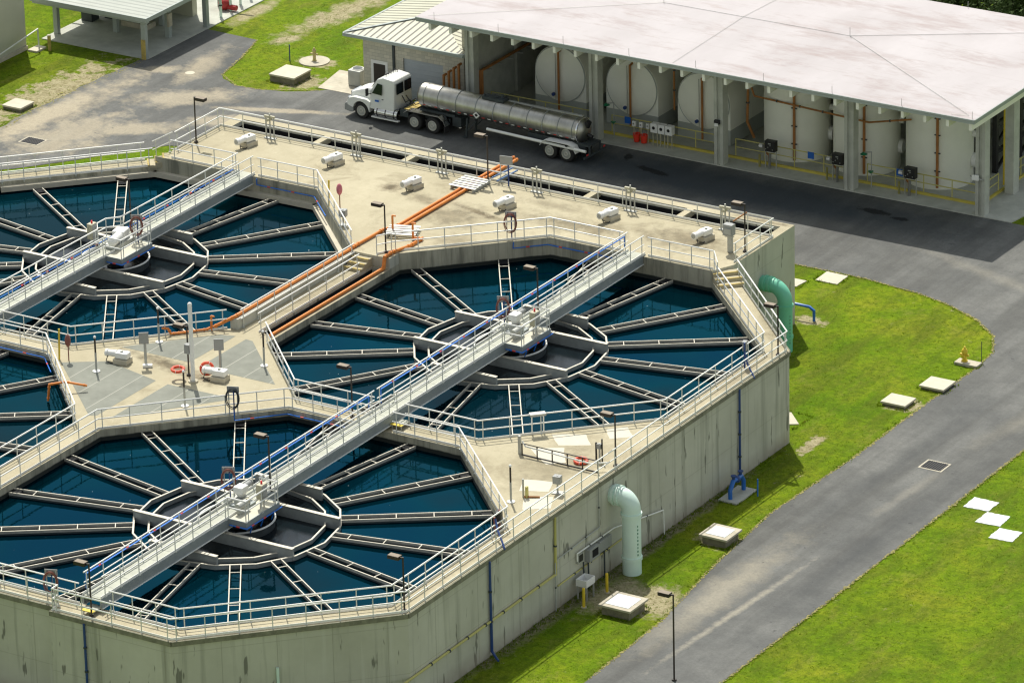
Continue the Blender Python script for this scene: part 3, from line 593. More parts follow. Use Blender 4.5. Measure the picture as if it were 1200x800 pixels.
RO, RI = 5.05, 4.3
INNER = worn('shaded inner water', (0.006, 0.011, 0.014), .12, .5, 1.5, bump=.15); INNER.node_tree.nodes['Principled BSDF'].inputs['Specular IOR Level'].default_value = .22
def clarifier(cx, cy, octa, label, ks, full=True):
    t = thing('clarifier_launders', label, 'launder system', (cx, cy, 0), 0, 'launder systems in the four tanks')
    w_, e_, s_, n_ = octa[2:6]
    for k in ks:
        th = R(11.25 + 22.5 * k); c, s = math.cos(th), math.sin(th); lim = 1e9
        for v, a in ((c, e_), (-c, -w_), (s, n_), (-s, -s_)):
            if v > 1e-3: lim = min(lim, a / v)
        lim = min(lim, 17.05 / (abs(c) + abs(s)))
        r1 = lim - .03
        bs, bd, bl, bw = MB(), MB(), MB(), MB()
        launder_part(bs, bd, bl, bw, (cx + c * (RO - .05), cy + s * (RO - .05)), (cx + c * r1, cy + s * r1), .52)
        # V-notch weir teeth along the outer faces
        o = bs.build('radial_launder', 'sidesteel', t)
        bd.build('shade_plate', 'darksteel', o); bl.build('launder_lip', 'lip', o); bw.build('trough_water', 'algae' if k in (4, 5, 11, 12, 13, 10) else 'trough', o)  # dark lower plates stand in for the shadow and notches below the weir
        e = MB(); q = Vector((cx + c * (r1 - .28), cy + s * (r1 - .28), -.12)); e.cbox(q, (.5, .5, .2), th); e.build('wall_shade_box', 'black', o)  # black box added for the wall's shade on the trough end
    if not full: return t
    ro, ri, fl, lo, li = MB(), MB(), MB(), MB(), MB()
    for k in range(16):
        a, b = R(22.5 * k), R(22.5 * (k + 1))
        for r, bm, bl in ((RO, ro, lo), (RI, ri, li)):
            p, q = (cx + r * math.cos(a), cy + r * math.sin(a)), (cx + r * math.cos(b), cy + r * math.sin(b))
            bm.bar((*p, -.17), (*q, -.17), .03, .40); bl.bar((*p, .03), (*q, .03), .09, .03)
        fl.add([(cx + r * math.cos(g), cy + r * math.sin(g), -.26) for r, g in ((RI, a), (RO, a), (RO, b), (RI, b))], [(0, 1, 2, 3)])
    o = ro.build('ring_launder', 'steel', t); lo.build('launder_lip', 'lip', o); ri.build('inner_weir', 'steel', o); li.build('weir_lip', 'lip', o); fl.build('trough_water', 'trough', o)
    for y, h in ((2.0, 4.62), (-2.0, 4.62), (4.45, 1.95), (-4.45, 1.95)):
        b = MB().box(cx - h, cx + h, cy + y - .06, cy + y + .06, -.28, .40); ob = b.build('support_beam', 'steel', t)
        MB().box(cx - h, cx + h, cy + y - .11, cy + y + .11, .40, .425).build('beam_flange', 'lip', ob)
    b = MB(); b.torus((cx, cy, .22), 1.85, .05, n=40, k=6); b.build('feedwell_rim', 'alum', t, True)
    MB().cyl((cx, cy, -.6), (cx, cy, .2), 1.84, n=40, caps=False).build('feedwell', 'darksteel', t, True)
    MB().cyl((cx, cy, -.6), (cx, cy, .95), .45, n=20).build('centre_column', 'darksteel', t, True)
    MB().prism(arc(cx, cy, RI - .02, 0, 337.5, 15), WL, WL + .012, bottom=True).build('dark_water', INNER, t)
    return t
allk = range(16)
clarifier(0, 0, OCT[2], 'radial launders and ring in the tank beside the wall, right of the bridge crossing', allk)
clarifier(0, CY3, OCT[3], 'radial launders and ring in the nearest tank, at the bottom of the photo', allk)
clarifier(-25, 0, OCT[1], 'radial launders and ring in the far left tank below the asphalt yard', allk)
clarifier(-25, CY3, OCT[4], 'radial launders of the tank cut off by the left edge of the photo', allk)

# ------------------------------------------------------------------ railings
_post = {}
def post_mesh():
    if 'm' not in _post:
        b = MB(); b.cyl((0, 0, -.14), (0, 0, 1.05), .027, n=6); b.box(-.06, .06, -.06, .06, -.02, .012)
        o = b.build('post', 'post'); _post['m'] = o.data; bpy.data.objects.remove(o)
    return _post['m']
def rail_parts(parent, pts, z=None, spacing=1.55, toe=True, h=1.07, mat='alum', curve_ends=True):
    P = [Vector((p[0], p[1], p[2] if len(p) > 2 else z)) for p in pts]
    tr = MB(); tr.tube([p + Vector((0, 0, h)) for p in P], .036, 6); tr.build('top_rail', mat, parent, True)
    mr = MB(); mr.tube([p + Vector((0, 0, h * .53)) for p in P], .032, 6); mr.build('mid_rail', mat, parent, True)
    if toe:
        tb = MB()
        for a, b in zip(P[:-1], P[1:]): tb.bar(a + Vector((0, 0, .065)), b + Vector((0, 0, .065)), .02, .11)
        tb.build('toe_board', mat, parent)
    inv = frame(parent).inverted(); done = []
    for a, b in zip(P[:-1], P[1:]):
        n = max(1, round((b - a).length / spacing))
        for i in range(n + 1):
            off = .22 if (b - a).length > 1.2 and i == 0 else (-.22 if (b - a).length > 1.2 and i == n else 0)
            q = a.lerp(b, i / n) + (b - a).normalized() * off
            if any((q - d).length < .15 for d in done): continue
            done.append(q); o = bpy.data.objects.new('post', post_mesh()); COL.objects.link(o); o.parent = parent; o.location = inv @ q
RG = 'aluminium handrails of the basin'
def rail(label, pts, z=None, **kw):
    z0 = pts[0][2] if len(pts[0]) > 2 else z
    t = thing('handrail', label, 'handrail', (pts[0][0], pts[0][1], z0), 0, RG); rail_parts(t, pts, z, **kw); return t
rail('handrail along the open channel and round both ends of the upper deck', [(-30.4, 13.35), (-30.4, 17.8), (5.45, 17.8), (5.45, 13.55)], U)
rail('short handrail on the upper deck left of the far left bridge', [(-29.85, 12.2), (-25.45, 12.2)], U)
rail('handrail from the far left bridge to the concrete steps, passing the pink float', [(-24.0, 12.2), (-20.05, 12.2), (-13.35, 5.5)], U)
rail('upper deck handrail above the far wall of the right tank, past the hose rack', [(-11.75, 5.45), (-11.3, 6.2), (-5.05, 12.2), (-0.5, 12.2)], U)
rail('short handrail between the far end of the bridge and the yellow edged steps', [(1.0, 12.2), (5.0, 12.2)], U)
rail('long outer handrail along the top of the tall right wall to the near corner', [(6.0, 13.0), (13.1, 5.65), (13.1, -30.06), (5.36, -37.8), (-1.35, -37.8), (-1.35, -37.35), (-6.6, -37.35)], W)
rail('inner handrail round the right side of the tank beside the tall wall', [(5.45, 11.75), (12.15, 5.0), (12.15, -5.0), (5.45, -11.7), (1.15, -11.7)], W)
rail('handrail round the left and near side of the right tank, ending at the bridge', [(-10.98, -6.15), (-5.45, -11.7), (-0.65, -11.7)], W)
rail('handrail round the right half of the nearest tank', [(1.15, -12.85), (5.05, -12.85), (12.16, -19.75), (12.16, -29.85), (5.05, -36.7), (1.1, -36.7)], W)
rail('handrail along the top left of the nearest tank, below the hatch covers', [(-0.65, -12.85), (-5.05, -12.85), (-11.85, -19.7), (-11.85, -31)], W)
rail('short handrail at the near left edge beside the hose reel', [(-0.6, -36.7), (-5.2, -36.7), (-7, -35)], W)
rail('handrail of the tank cut off by the left edge, bending at the float stand', [(-23.4, -12.85), (-20.05, -12.85), (-13.25, -19.65), (-13.25, -31)], W)
rail('handrail on the near side of the far left tank, orange pipe at its foot', [(-24.0, -11.5), (-19.45, -11.5), (-13.7, -5.75)], W)
rail('handrail on the left of the central walkway beside the raised orange pipe', [(-13.06, -5.4), (-13.06, 3.9), (-13.06, 5.25, )], W, toe=False)
rail('handrail on the right of the central walkway above the dark slot', [(-11.97, -5.4), (-11.97, 4.1)], W)
rail('outer handrail of the walkway at the far left in front of the asphalt yard', [(-38.4, 5.9), (-31.9, 12.5)], W)
rail('inner handrail of the walkway at the far left above the tank', [(-37.1, 5.75), (-30.95, 11.95)], W)
rail('sloping stair rail at the far left steps', [(-31.6, 12.85, W), (-30.5, 13.3, U)], toe=False, spacing=3)
rail('sloping stair rail at the yellow edged steps on the right', [(5.05, 12.2, U), (5.6, 11.6, W + .25)], toe=False, spacing=3)

# ------------------------------------------------------------------ bridges
def bridge(cx, ys, yn, label, yc, cut=None, left_bump=False):
    """level steel walkway running along y with a drive platform at yc"""
    xl, xr, zb = cx - .26, cx + .76, 1.05
    t = thing('walkway_bridge', label, 'bridge', (cx + .25, yc, zb), 0, 'walkway bridges over the tanks')
    for x in (xl, xr):
        o = MB().box(x - .05, x + .05, ys, yn, zb - .46, zb - .02).build('girder', 'girder', t)
        MB().box(x - .11, x + .11, ys, yn, zb - .49, zb - .465).build('flange', 'alum', o)
    MB().box(xl + .06, xr - .06, ys, yn, zb - .05, zb).build('grating', 'grating', t)
    for x in (xl, xr): MB().box(x - .012, x + .012, ys, yn, zb - .015, zb + .12).build('toe_board', 'alum', t)
    px0, px1, py0, py1 = xr, cx + 1.78, yc - 1.75, yc + .95
    MB().box(px0 + .055, px1, py0, py1, zb - .06, zb - .002).build('platform', worn('platform plate', (.55, .53, .42), .7, .1, 2), t)
    sk = MB(); sk.box(px0 + .055, px1, py0 - .05, py0 - .003, zb - .3, zb + .02); sk.box(px1 + .002, px1 + .05, py0 - .05, py1, zb - .3, zb + .02); sk.box(px0 + .055, px1 + .05, py1 + .003, py1 + .05, zb - .3, zb + .02); sk.build('platform_skirt', 'girder', t)
    rail_parts(t, [(xr, ys + .15), (xr, py0), (px1, py0), (px1, py1), (xr, py1), (xr, yn - .1)], zb, 1.5, False)
    rail_parts(t, [(xl, ys + .15), (xl, yc - 1.0), (xl - .55, yc - .3), (xl - .55, yc + .5), (xl, yc + 1.1), (xl, yn - .1)] if left_bump else [(xl, ys + .15), (xl, yn - .1)], zb, 1.5, False)
    lf = MB().box(xl - .6, xl - .06, yc - .5, yc + .75, zb - .06, zb - .002); lf.build('side_platform', 'grating', t)
    return t
BR = {}
BR[2] = bridge(0, -12.19, 12.3, 'bridge over the right tank carrying the white gear drive', 0)
BR[3] = bridge(0, -36.9, -12.2, 'bridge over the nearest tank, ending at the near walkway', CY3)
BR[1] = bridge(-25.05, -11.9, 12.3, 'bridge over the far left tank with a long white motor', 0, left_bump=True)
# drives on the platforms
def drive(cx, cy, label):
    zb = 1.05
    t = thing('gear_drive', label, 'gear drive', (cx + .55, cy - .2, zb), 0, 'drives on the bridges')
    MB().box(cx + .1, cx + .95, cy - .65, cy + .3, zb, zb + .12).build('base_plate', 'girder', t)
    b = MB(); b.cyl((cx + .5, cy - .2, zb + .12), (cx + .5, cy - .2, zb + .42), .4, .36, 20); b.build('gearbox', 'galv', t, True)
    b = MB(); b.cbox((cx + .42, cy - .15, zb + .82), (.52, .58, .36)); b.cyl((cx + .42, cy - .15, zb + .42), (cx + .42, cy - .15, zb + .66), .16, .28, 16); b.build('motor_cover', 'white', t, bevel=.05)
    b = MB(); b.cyl((cx + .3, cy + .2, zb + .75), (cx + .3, cy + .8, zb + .75), .15, .15, 16); b.cyl((cx + .3, cy + .8, zb + .75), (cx + .3, cy + .9, zb + .75), .17, .12, 16); b.build('motor', 'screen', t, True)
    b = MB(); b.cyl((cx + .95, cy - 1.25, zb + .4), (cx + .95, cy - .55, zb + .4), .17, .17, 16); b.box(cx + .85, cx + 1.05, cy - 1.15, cy - .6, zb, zb + .25); b.build('reducer', 'galv', t, True)
    b = MB(); b.cyl((cx + .95, cy - .5, zb + .45), (cx + .95, cy - .35, zb + .45), .13, .13, 14); b.build('coupling_guard', 'beige', t, True)
    return t
drive(0, 0, 'white capped gear drive on the platform of the bridge over the right tank')
drive(0, CY3, 'white capped gear drive on the platform of the nearest bridge')
t = thing('gear_drive', 'long white motor and gear unit on the far left bridge platform', 'gear drive', (-24.4, -.4, 1.05), 0, 'drives on the bridges')
b = MB(); b.cyl((-24.75, .7, 1.55), (-24.4, -1.0, 1.55), .26, .26, 16); b.sphere((-24.4, -1.0, 1.55), .26, sc_=(1, .6, 1)); b.build('motor', 'white', t, True)
MB().cbox((-24.75, .3, 1.55), (.7, .8, .5), .2).build('gearbox', 'white', t, bevel=.05); MB().box(-25.0, -24.2, -.9, .8, 1.05, 1.3).build('base_plate', 'galv', t)
# control cabinets with a red beacon
def cabinet(x, y, z, lab, hh=1.0):
    t = thing('control_cabinet', lab, 'cabinet', (x, y, z), 0, 'control cabinets on the bridges')
    for dy in (-.14, .14): MB().box(x - .03, x + .03, y + dy - .03, y + dy + .03, z, z + .5).build('leg', 'galv', t)
    MB().box(x - .17, x + .17, y - .24, y + .24, z + .45, z + .45 + hh * .75).build('body', 'beige', t, bevel=.015)
    MB().box(x + .171, x + .186, y - .2, y + .2, z + .5, z + .4 + hh * .75).build('door', 'screen', t)
    b = MB(); b.cyl((x, y, z + .45 + hh * .75), (x, y, z + .6 + hh * .75), .055, .045, 10); b.build('beacon', 'redlamp', t, True)
    return t
cabinet(1.42, .12, 1.05, 'beige control cabinet with red beacon on the bridge over the right tank')
cabinet(1.42, CY3 + .15, 1.05, 'beige control cabinet with red beacon on the nearest bridge')
cabinet(-25.75, -.9, 1.05, 'beige control cabinet with red beacon on the far left bridge', 1.15)
# hose racks with coiled hose at the left of the platforms
def hose_rack(x, y, z, rz, lab, red='redbrown', h=1.5):
    t = thing('hose_rack', lab, 'hose rack', (x, y, z), rz, 'hose racks beside the tanks')
    m_ = frame(t); P = lambda a, b, c: m_ @ Vector((a, b, c))
    b = MB()
    for k in (-.22, .22): b.cyl(P(k, 0, 0), P(k, 0, h), .028, n=8)
    b.build('stand', 'galv', t); MB().cbox(P(0, .03, h - .12), (.62, .03, .34), rz).build('board', 'screen', t)
    b = MB()
    for i, (rr, dy) in enumerate(((.42, -.05), (.40, -.1), (.37, -.13), (.44, -.16))):
        pts = [P(rr * math.sin(u) * .8, dy, h - .55 + rr * 1.25 * math.cos(u)) for u in [2 * math.pi * j / 24 for j in range(24)]]
        b.tube(pts, .022, 6, 0, True)
    b.build('coiled_hose', red, t, True)
    b = MB(); b.cyl(P(.05, -.06, 0), P(.05, -.06, h - .2), .035, n=8); b.build('riser_pipe', 'darkblue', t)
    return t
hose_rack(-.62, .35, 1.05, R(28), 'hose rack with faded red hose on the bridge over the right tank')
hose_rack(-.62, CY3 + .35, 1.05, R(28), 'hose rack with faded red hose at the middle of the nearest bridge')
hose_rack(-24.0, .75, 1.05, R(28), 'red and yellow hose coil on the far left bridge platform')
hose_rack(-6.7, 10.85, 1.0, R(20), 'hose rack with dark red coils on the rail above the right tank')
hose_rack(-6.95, -14.95, .4, R(20), 'hose rack with thin dark coils on the rail below the grey hatch covers', 'darksteel')
hose_rack(-2.0, -36.95, .4, R(20), 'hose rack with red hose at the near left walkway beside a bridge end')

# blue hose with red couplings
def blue_hose(lab, runs, step=2.2):
    t = thing('water_hose', lab, 'hose', runs[0][0], 0, 'blue hoses with red couplings')
    b = MB()
    for pts in runs: b.tube(pts, .03, 8)
    b.build('hose', 'blue', t, True)
    for pts in runs:
        for p, q in zip(pts[:-1], pts[1:]):
            p, q = Vector(p), Vector(q); L = (q - p).length; d = (q - p).normalized()
            for i in range(int(L / step)): m_ = p + d * (i + .5) * step; MB().cyl(m_ - d * .1, m_ + d * .1, .038, n=8).build('coupling', 'red', t)
for n, (cx, cy, ys, yn) in {2: (0, 0, -11.6, 12.0), 3: (0, CY3, -36.5, -12.7)}.items():
    nm = 'over the right tank' if n == 2 else 'over the nearest tank'
    blue_hose('blue hose with red couplings under the left rail of the bridge ' + nm, [[(cx - .33, ys, 1.2), (cx - .32, ys, 1.94), (cx - .32, yn, 1.94), (cx - .33, yn, 1.3)]])
    blue_hose('blue spray hose round the drive platform ' + nm, [[(cx + .9, cy - 1.88, .78), (cx + 1.9, cy - 1.88, .78), (cx + 1.9, cy + 1.1, .78)]] + [[(cx + 1.85, cy + y, .78), (cx + 1.6, cy + y + .1, .25)] for y in (-1.3, -.4, .5)], 1.0)
blue_hose('blue hose along the left toe board of the far left bridge', [[(-25.4, -11, 1.25), (-25.4, 11.8, 1.25)]])
blue_hose('blue spray hose round the far left drive platform', [[(-24.15, -1.88, .78), (-23.15, -1.88, .78), (-23.15, 1.1, .78)]], 1.0)
blue_hose('dark hose fixed to the far wall of the right tank', [[(-6.4, 10.6, .95), (-6.4, 10.55, .62), (-5.05, 11.9, .62), (-.4, 11.9, .62)]], 1.6)
blue_hose('blue hose fixed to the wall right of the far left bridge', [[(-23.9, 11.9, .95), (-23.9, 11.9, .6), (-20.1, 11.9, .6), (-17.9, 9.75, .6)]], 1.6)
blue_hose('blue hose along the top left wall of the nearest tank', [[(-6.9, -15.0, .9), (-6.85, -15.05, .18), (-5.0, -13.1, .18), (-.8, -13.1, .18)]], 1.8)
blue_hose('blue hose on the wall of the tank cut off at the left', [[(-24, -13.1, .2), (-20.05, -13.1, .2), (-18.6, -14.5, .2)]], 1.8)
# loading steps with yellow edge beside the bridge ends
for (x, y, lab) in ((1.15, -12.15, 'yellow edged step beside the bridge where the two near tanks meet'), (.45, -37.15, 'yellow edged step at the near end of the nearest bridge')):
    t = thing('step_stool', lab, 'step', (x, y, W), 0, 'yellow edged steps at the bridges')
    MB().cbox((x, y, W + .22), (.62, .8, .05), 0).build('tread', 'grating', t); MB().cbox((x + .02, y - .36, W + .262), (.66, .22, .03), 0).build('nosing', 'yellow', t)
    b = MB()
    for dx in (-.26, .26):
        for dy in (-.34, .34): b.box(x + dx - .025, x + dx + .025, y + dy - .025, y + dy + .025, W, W + .2)
    b.build('legs', 'galv', t)

# ------------------------------------------------------------------ things on the decks
# lamps: pole with a shoebox head on a short arm (head points to -x)
def make_lamp(h):
    t = thing('walkway_lamp', 'x', 'lamp post', (0, 0, 0), 0, 'walkway lamps on the basin')
    b = MB(); b.cyl((0, 0, 0), (0, 0, .1), .13, .11, 12); b.build('base', 'bronze', t)
    b = MB(); b.cyl((0, 0, .08), (0, 0, h - .05), .045, .04, 10); b.build('pole', 'bronze', t)
    MB().bar((0, 0, h - .1), (-.2, 0, h - .1), .06, .06).build('arm', 'bronze', t)
    b = MB(); b.prism([(-.15, -.17), (-.15, .17), (-.75, .17), (-.75, -.17)], h - .2, h - .03, bottom=True); o = b.build('lamp_head', 'bronze', t, bevel=.02)
    MB().box(-.735, -.165, -.155, .155, h - .029, h - .022).build('head_cover', 'lamptop', o)
    MB().box(-.68, -.22, -.12, .12, h - .212, h - .202).build('lens', 'glass', o)
    return t
L1 = make_lamp(2.78)
place_all(L1, [(-30.05, 14.9, U, R(180), 'dark lamp post at the left end of the upper deck in front of the yard'),
    (-11.5, 5.95, U, 0, 'dark lamp post by the orange pipe at the head of the central walkway'),
    (-12.3, 17.45, U, R(0), 'dark lamp post by the orange pipes at the channel, before the trailer wheels'),
    (5.2, 15.2, U, R(0), 'dark lamp post at the right end of the upper deck near the grey box'),
    (12.95, -11.1, W, R(0), 'dark lamp post beside the low black barrier rail on the right hand deck'),
    (12.95, -30.0, W, R(0), 'dark lamp post at the near right corner of the nearest tank'),
    (.72, -37.6, W, R(0), 'dark lamp post at the near end of the nearest bridge'),
    (-11.85, -11.85, W, R(0), 'dark lamp post beside the thick white pole on the centre platform'),
    (13.0, 4.9, W, R(0), 'dark lamp post on the right walkway in front of the green pipe'),
    (-1.6, -12.3, W, R(0), 'dark lamp post left of where the bridges meet')])
L2 = make_lamp(2.9)
place_all(L2, [(.62, 1.75, 1.05, R(0), 'dark lamp post on the drive platform over the right tank'),
    (.70, CY3 + 1.9, 1.05, R(0), 'dark lamp post on the drive platform of the nearest bridge'),
    (-25.45, 2.2, 1.05, R(0), 'dark lamp post on the bridge over the far left tank')])
for o in [L2] + [x for x in COL.objects if x.name.startswith('walkway_lamp') and x.location.z > 1.04 and x is not L2]: pass
L3 = make_lamp(4.5); L3.name = 'street_lamp'
place_all(L3, [(22.1, -21.2, G, 0, 'tall dark lamp post beside the road at the bottom edge')]); L3['category'] = 'street lamp'; del L3['group']

# white valve actuators on concrete blocks
t = thing('valve_actuator', 'x', 'actuator', (0, 0, 0), 0, 'white valve actuators on the decks')
MB().box(-.36, .36, -.3, .3, 0, .24).build('pedestal', 'conc', t, bevel=.02)
b = MB(); b.box(-.30, .34, -.22, .22, .25, .55); b.build('housing', 'white', t, bevel=.07)
b = MB(); b.cyl((-.28, 0, .42), (-.72, 0, .40), .17, .15, 14); b.cyl((-.72, 0, .40), (-.84, 0, .40), .19, .17, 14); b.build('motor', 'white', t, True)
b = MB(); b.cyl((-.84, 0, .40), (-.87, 0, .40), .11, .11, 12); b.build('hand_wheel', 'galv', t); MB().cyl((0, -.05, .55), (0, -.05, .62), .08, .06, 10).build('stem_cap', 'galv', t)
b = MB(); b.tube([(-.7, -.1, .3), (-.75, -.2, .08), (-.45, -.26, .02), (-.3, -.28, .1)], .02, 6); b.build('cable', 'dark', t)
act = t; AR = R(78)
for ch in t.children: ch.data.transform(Matrix.Scale(1.12, 4))
place_all(act, [(-27.2, 15.95, U, AR, 'white actuator on the upper deck nearest its left end'), (-21.25, 15.8, U, AR, 'second white actuator from the left on the upper deck'),
    (-15.4, 14.8, U, AR, 'white actuator just left of the orange pipes with a dark stain beside it'), (-9.35, 14.7, U, AR, 'white actuator on the upper deck right of the orange pipes, behind the hose rack'),
    (-3.5, 15.9, U, AR, 'white actuator on the upper deck opposite the far end of the bridge'), (2.45, 15.75, U, AR, 'white actuator on the upper deck nearest its right end'),
    (-15.8, -12.1, W, R(8), 'white actuator on the left half of the centre platform'), (-10.1, -11.6, W, R(8), 'white actuator with an orange ring behind it on the centre platform')])
# gate lifting frames along the channel
t = thing('gate_frame', 'x', 'gate frame', (0, 0, 0), 0, 'sluice gate frames along the channel')
b = MB()
for k in (-.26, .26): b.bar((k, 0, 0), (k, 0, 1.25), .06, .06)
b.build('upright', 'galv', t); MB().box(-.34, .34, -.06, .06, 1.25, 1.36).build('head_beam', 'beige', t)
b = MB(); b.cyl((0, 0, 0), (0, 0, 1.5), .045, n=10); b.build('stem', 'galv', t)
b = MB(); b.cbox((0, 0, 1.17), (.2, .2, .16)); b.cyl((0, -.1, 1.17), (0, -.24, 1.17), .09, n=12); b.build('gear_head', 'beige', t)
MB().box(-.36, .36, -.13, .13, 0, .04).build('foot_plate', 'galv', t)
place_all(t, [(x, 17.45, U, 0, l) for x, l in ((-26.75, 'sluice gate frame nearest the left end of the channel'), (-20.95, 'sluice gate frame in front of the truck cab wheels'), (-15.3, 'sluice gate frame left of the orange pipes, before the truck drive wheels'),
    (-9.15, 'sluice gate frame right of the orange pipes below the trailer rear'), (-3.2, 'sluice gate frame opposite the far end of the bridge'), (2.7, 'sluice gate frame nearest the right end of the channel'))])
# level sensor posts
t = thing('sensor_post', 'x', 'sensor post', (0, 0, 0), 0, 'black and white sensor posts')
b = MB(); b.lathe([(.2, 0), (.2, .05), (.06, .09), (.05, .1)], (0, 0, 0), 14); b.build('base', 'white', t, True)
b = MB(); b.cyl((0, 0, .08), (0, 0, 1.05), .055, n=10); b.build('lower_tube', 'galv', t, True)
b = MB(); b.cyl((0, 0, 1.05), (0, 0, 1.85), .048, n=10); b.build('upper_tube', 'bronze', t, True)
b = MB(); b.sphere((0, 0, 1.9), .075, 10, 6); b.build('cap', 'white', t, True)
place_all(t, [(-15.75, -8.95, W, 0, 'black and white sensor post beside the orange pipe of the far left tank'), (-9.2, -8.95, W, 0, 'black and white sensor post at the right corner of the grey hatch covers'),
    (10.75, -17.2, W, 0, 'black and white sensor post by the pale patches right of the nearest tank'), (-16.3, -13.7, W, 0, 'black and white sensor post beside the tank cut off at the left'), (-9.75, -15.2, W, 0, 'black and white sensor post below the centre platform, beside the nearest tank rail')])
t = thing('mast', 'thick white pole with a grey box on the centre platform', 'pole', (-11.2, -12.4, W))
b = MB(); b.cyl((-11.2, -12.4, W), (-11.2, -12.4, W + 4.2), .11, n=14); b.sphere((-11.2, -12.4, W + 4.22), .12, 12, 6); b.build('pole', 'white', t, True)
MB().box(-11.62, -11.32, -12.5, -12.2, W + 1.5, W + 2.0).build('junction_box', 'screen', t, bevel=.02); b = MB(); b.cyl((-11.2, -12.4, W), (-11.2, -12.4, W + .08), .26, n=14); b.build('base', 'conc', t)
for x, y, lab in ((-14.6, -11.75, 'grey panel on a post beside the left white actuator'), (-10.75, -10.6, 'grey panel on a post behind the right white actuator')):
    t = thing('panel_post', lab, 'panel', (x, y, W), 0, 'grey panels on posts')
    b = MB(); b.bar((x, y, W), (x, y, W + 1.7), .1, .1); b.build('post', 'galv', t); MB().cbox((x, y - .08, W + 1.5), (.5, .06, .62), R(35)).build('panel', 'screen', t)
    MB().cbox((x + .25, y - .2, W + .08), (.5, .25, .16), R(35)).build('base_box', 'white', t, bevel=.03)
# life rings
def ring(x, y, z, lab, tilt=0.0):
    b = MB(); b.torus((0, 0, 0), .30, .08, n=28, k=10); o = b.build('life_ring', 'ringred', None, True); o.location = (x, y, z); o.rotation_euler = (tilt, tilt * .4, .3)
    b = MB()
    for a in (0, 90, 180, 270): c = Vector((.30 * math.cos(R(a)), .30 * math.sin(R(a)), 0)); b.torus(c, .084, .012, 'Y' if a % 180 == 0 else 'X', 12, 5)
    b.build('strap', 'white', o); return tag(o, lab, 'life ring', 'orange life rings')
ring(-12.05, -12.5, W + .55, 'orange life ring left of the thick white pole', R(4)); ring(-11.0, -11.45, W + .42, 'orange life ring between the white pole and the white actuator', R(55)); ring(11.25, -11.55, W + .1, 'orange life ring lying by the black barrier rail on the right deck', R(5))
# fold-down gate lying on the right deck
t = thing('barrier_rail', 'low black barrier rail standing on the right hand deck', 'barrier', (8.3, -12.2, W))
a, bq = Vector((8.25, -12.15, W)), Vector((12.6, -12.2, W)); tr = MB(); tr.bar(a + Vector((0, 0, .62)), bq + Vector((0, 0, .62)), .04, .04); tr.bar(a + Vector((0, 0, .03)), bq + Vector((0, 0, .03)), .06, .05); tr.build('top_bar', 'dark', t)
wr = MB(); wr.tube([a + Vector((0, 0, .75)), a + Vector((.2, 0, .5)), bq + Vector((-.4, 0, .40)), bq + Vector((.25, .5, .4))], .04, 6); wr.build('pipe', 'alum', t, True)
for i in range(6): q = a.lerp(bq, i / 5); MB().bar(q, q + Vector((0, 0, .62)), .05, .05).build('upright', 'bronze', t)
MB().bar(a + Vector((-.2, .1, 0)), a + Vector((-.2, .1, .95)), .13, .13).build('end_post', 'galv', t)
# small deck equipment
def small_post(x, y, z, lab, kind):
    t = thing('equipment_post', lab, 'equipment', (x, y, z))
    b = MB(); b.cyl((x, y, z), (x, y, z + .95), .05, n=8); b.build('post', 'galv', t)
    if kind == 'box':
        MB().cbox((x, y, z + .72), (.4, .34, .4), .2).build('box', 'screen', t, bevel=.02); MB().cbox((x, y, z + .02), (.5, .4, .05), .2).build('foot', 'galv', t)
    elif kind == 'valve':
        b = MB(); b.bar((x + .2, y, z), (x + .2, y, z + .6), .12, .16); b.build('valve_body', 'paleyellow', t, bevel=.02); b = MB(); b.tube([(x + .1, y - .1, z + .08), (x + .75, y + .3, z + .05)], .05, 8); b.build('branch_pipe', 'rust', t)
    else:
        b = MB(); b.cyl((x + .15, y, z), (x + .15, y, z + 1.2), .04, n=8); b.cyl((x - .25, y + .1, z), (x - .25, y + .1, z + .9), .05, n=8); b.build('riser', 'dark', t)
        MB().cbox((x, y, z + .8), (.22, .2, .25)).build('box', 'screen', t)
    return t
small_post(12.15, -15.2, W, 'grey box on a short post on the right deck near the outer rail', 'box')
small_post(10.95, -16.4, W, 'pale yellow valve and rusty branch on the right deck', 'valve')
small_post(11.95, -10.95, W, 'small black risers and box at the end of the barrier rail', 'risers')
small_post(-15.7, 8.2, U, 'grey instrument post on the upper deck behind the far left tank rail', 'box')
t = thing('float_stand', 'yellow pole and pink float leaning on the far left tank rail', 'float', (-17.75, 10.2, U))
b = MB(); b.cyl((-17.85, 10.0, U - .1), (-17.95, 10.25, U + 1.5), .05, n=8); b.build('pole', 'yellow', t); b = MB(); b.sphere((-17.35, 10.35, U + 1.05), .17, 10, 7, 0, (1, 1, 2.0)); b.build('float', flat('pink float', (.55, .16, .2)), t, True)
b = MB(); b.cyl((-17.35, 10.35, U), (-17.35, 10.35, U + .9), .03, n=6); b.build('support', 'redbrown', t)
t = thing('float_stand', 'yellow pole and red float on the rail of the tank cut off at the left', 'float', (-18.8, -13.1, W))
b = MB(); b.cyl((-18.9, -13.35, W - .1), (-19.0, -13.1, W + 1.6), .05, n=8); b.build('pole', 'yellow', t); b = MB(); b.sphere((-18.4, -13.2, W + 1.1), .16, 10, 7, 0, (1, 1, 2.2)); b.build('float', 'redbrown', t, True)
b = MB(); b.cyl((-18.4, -13.2, W), (-18.4, -13.2, W + .9), .03, n=6); b.build('support', 'redbrown', t)
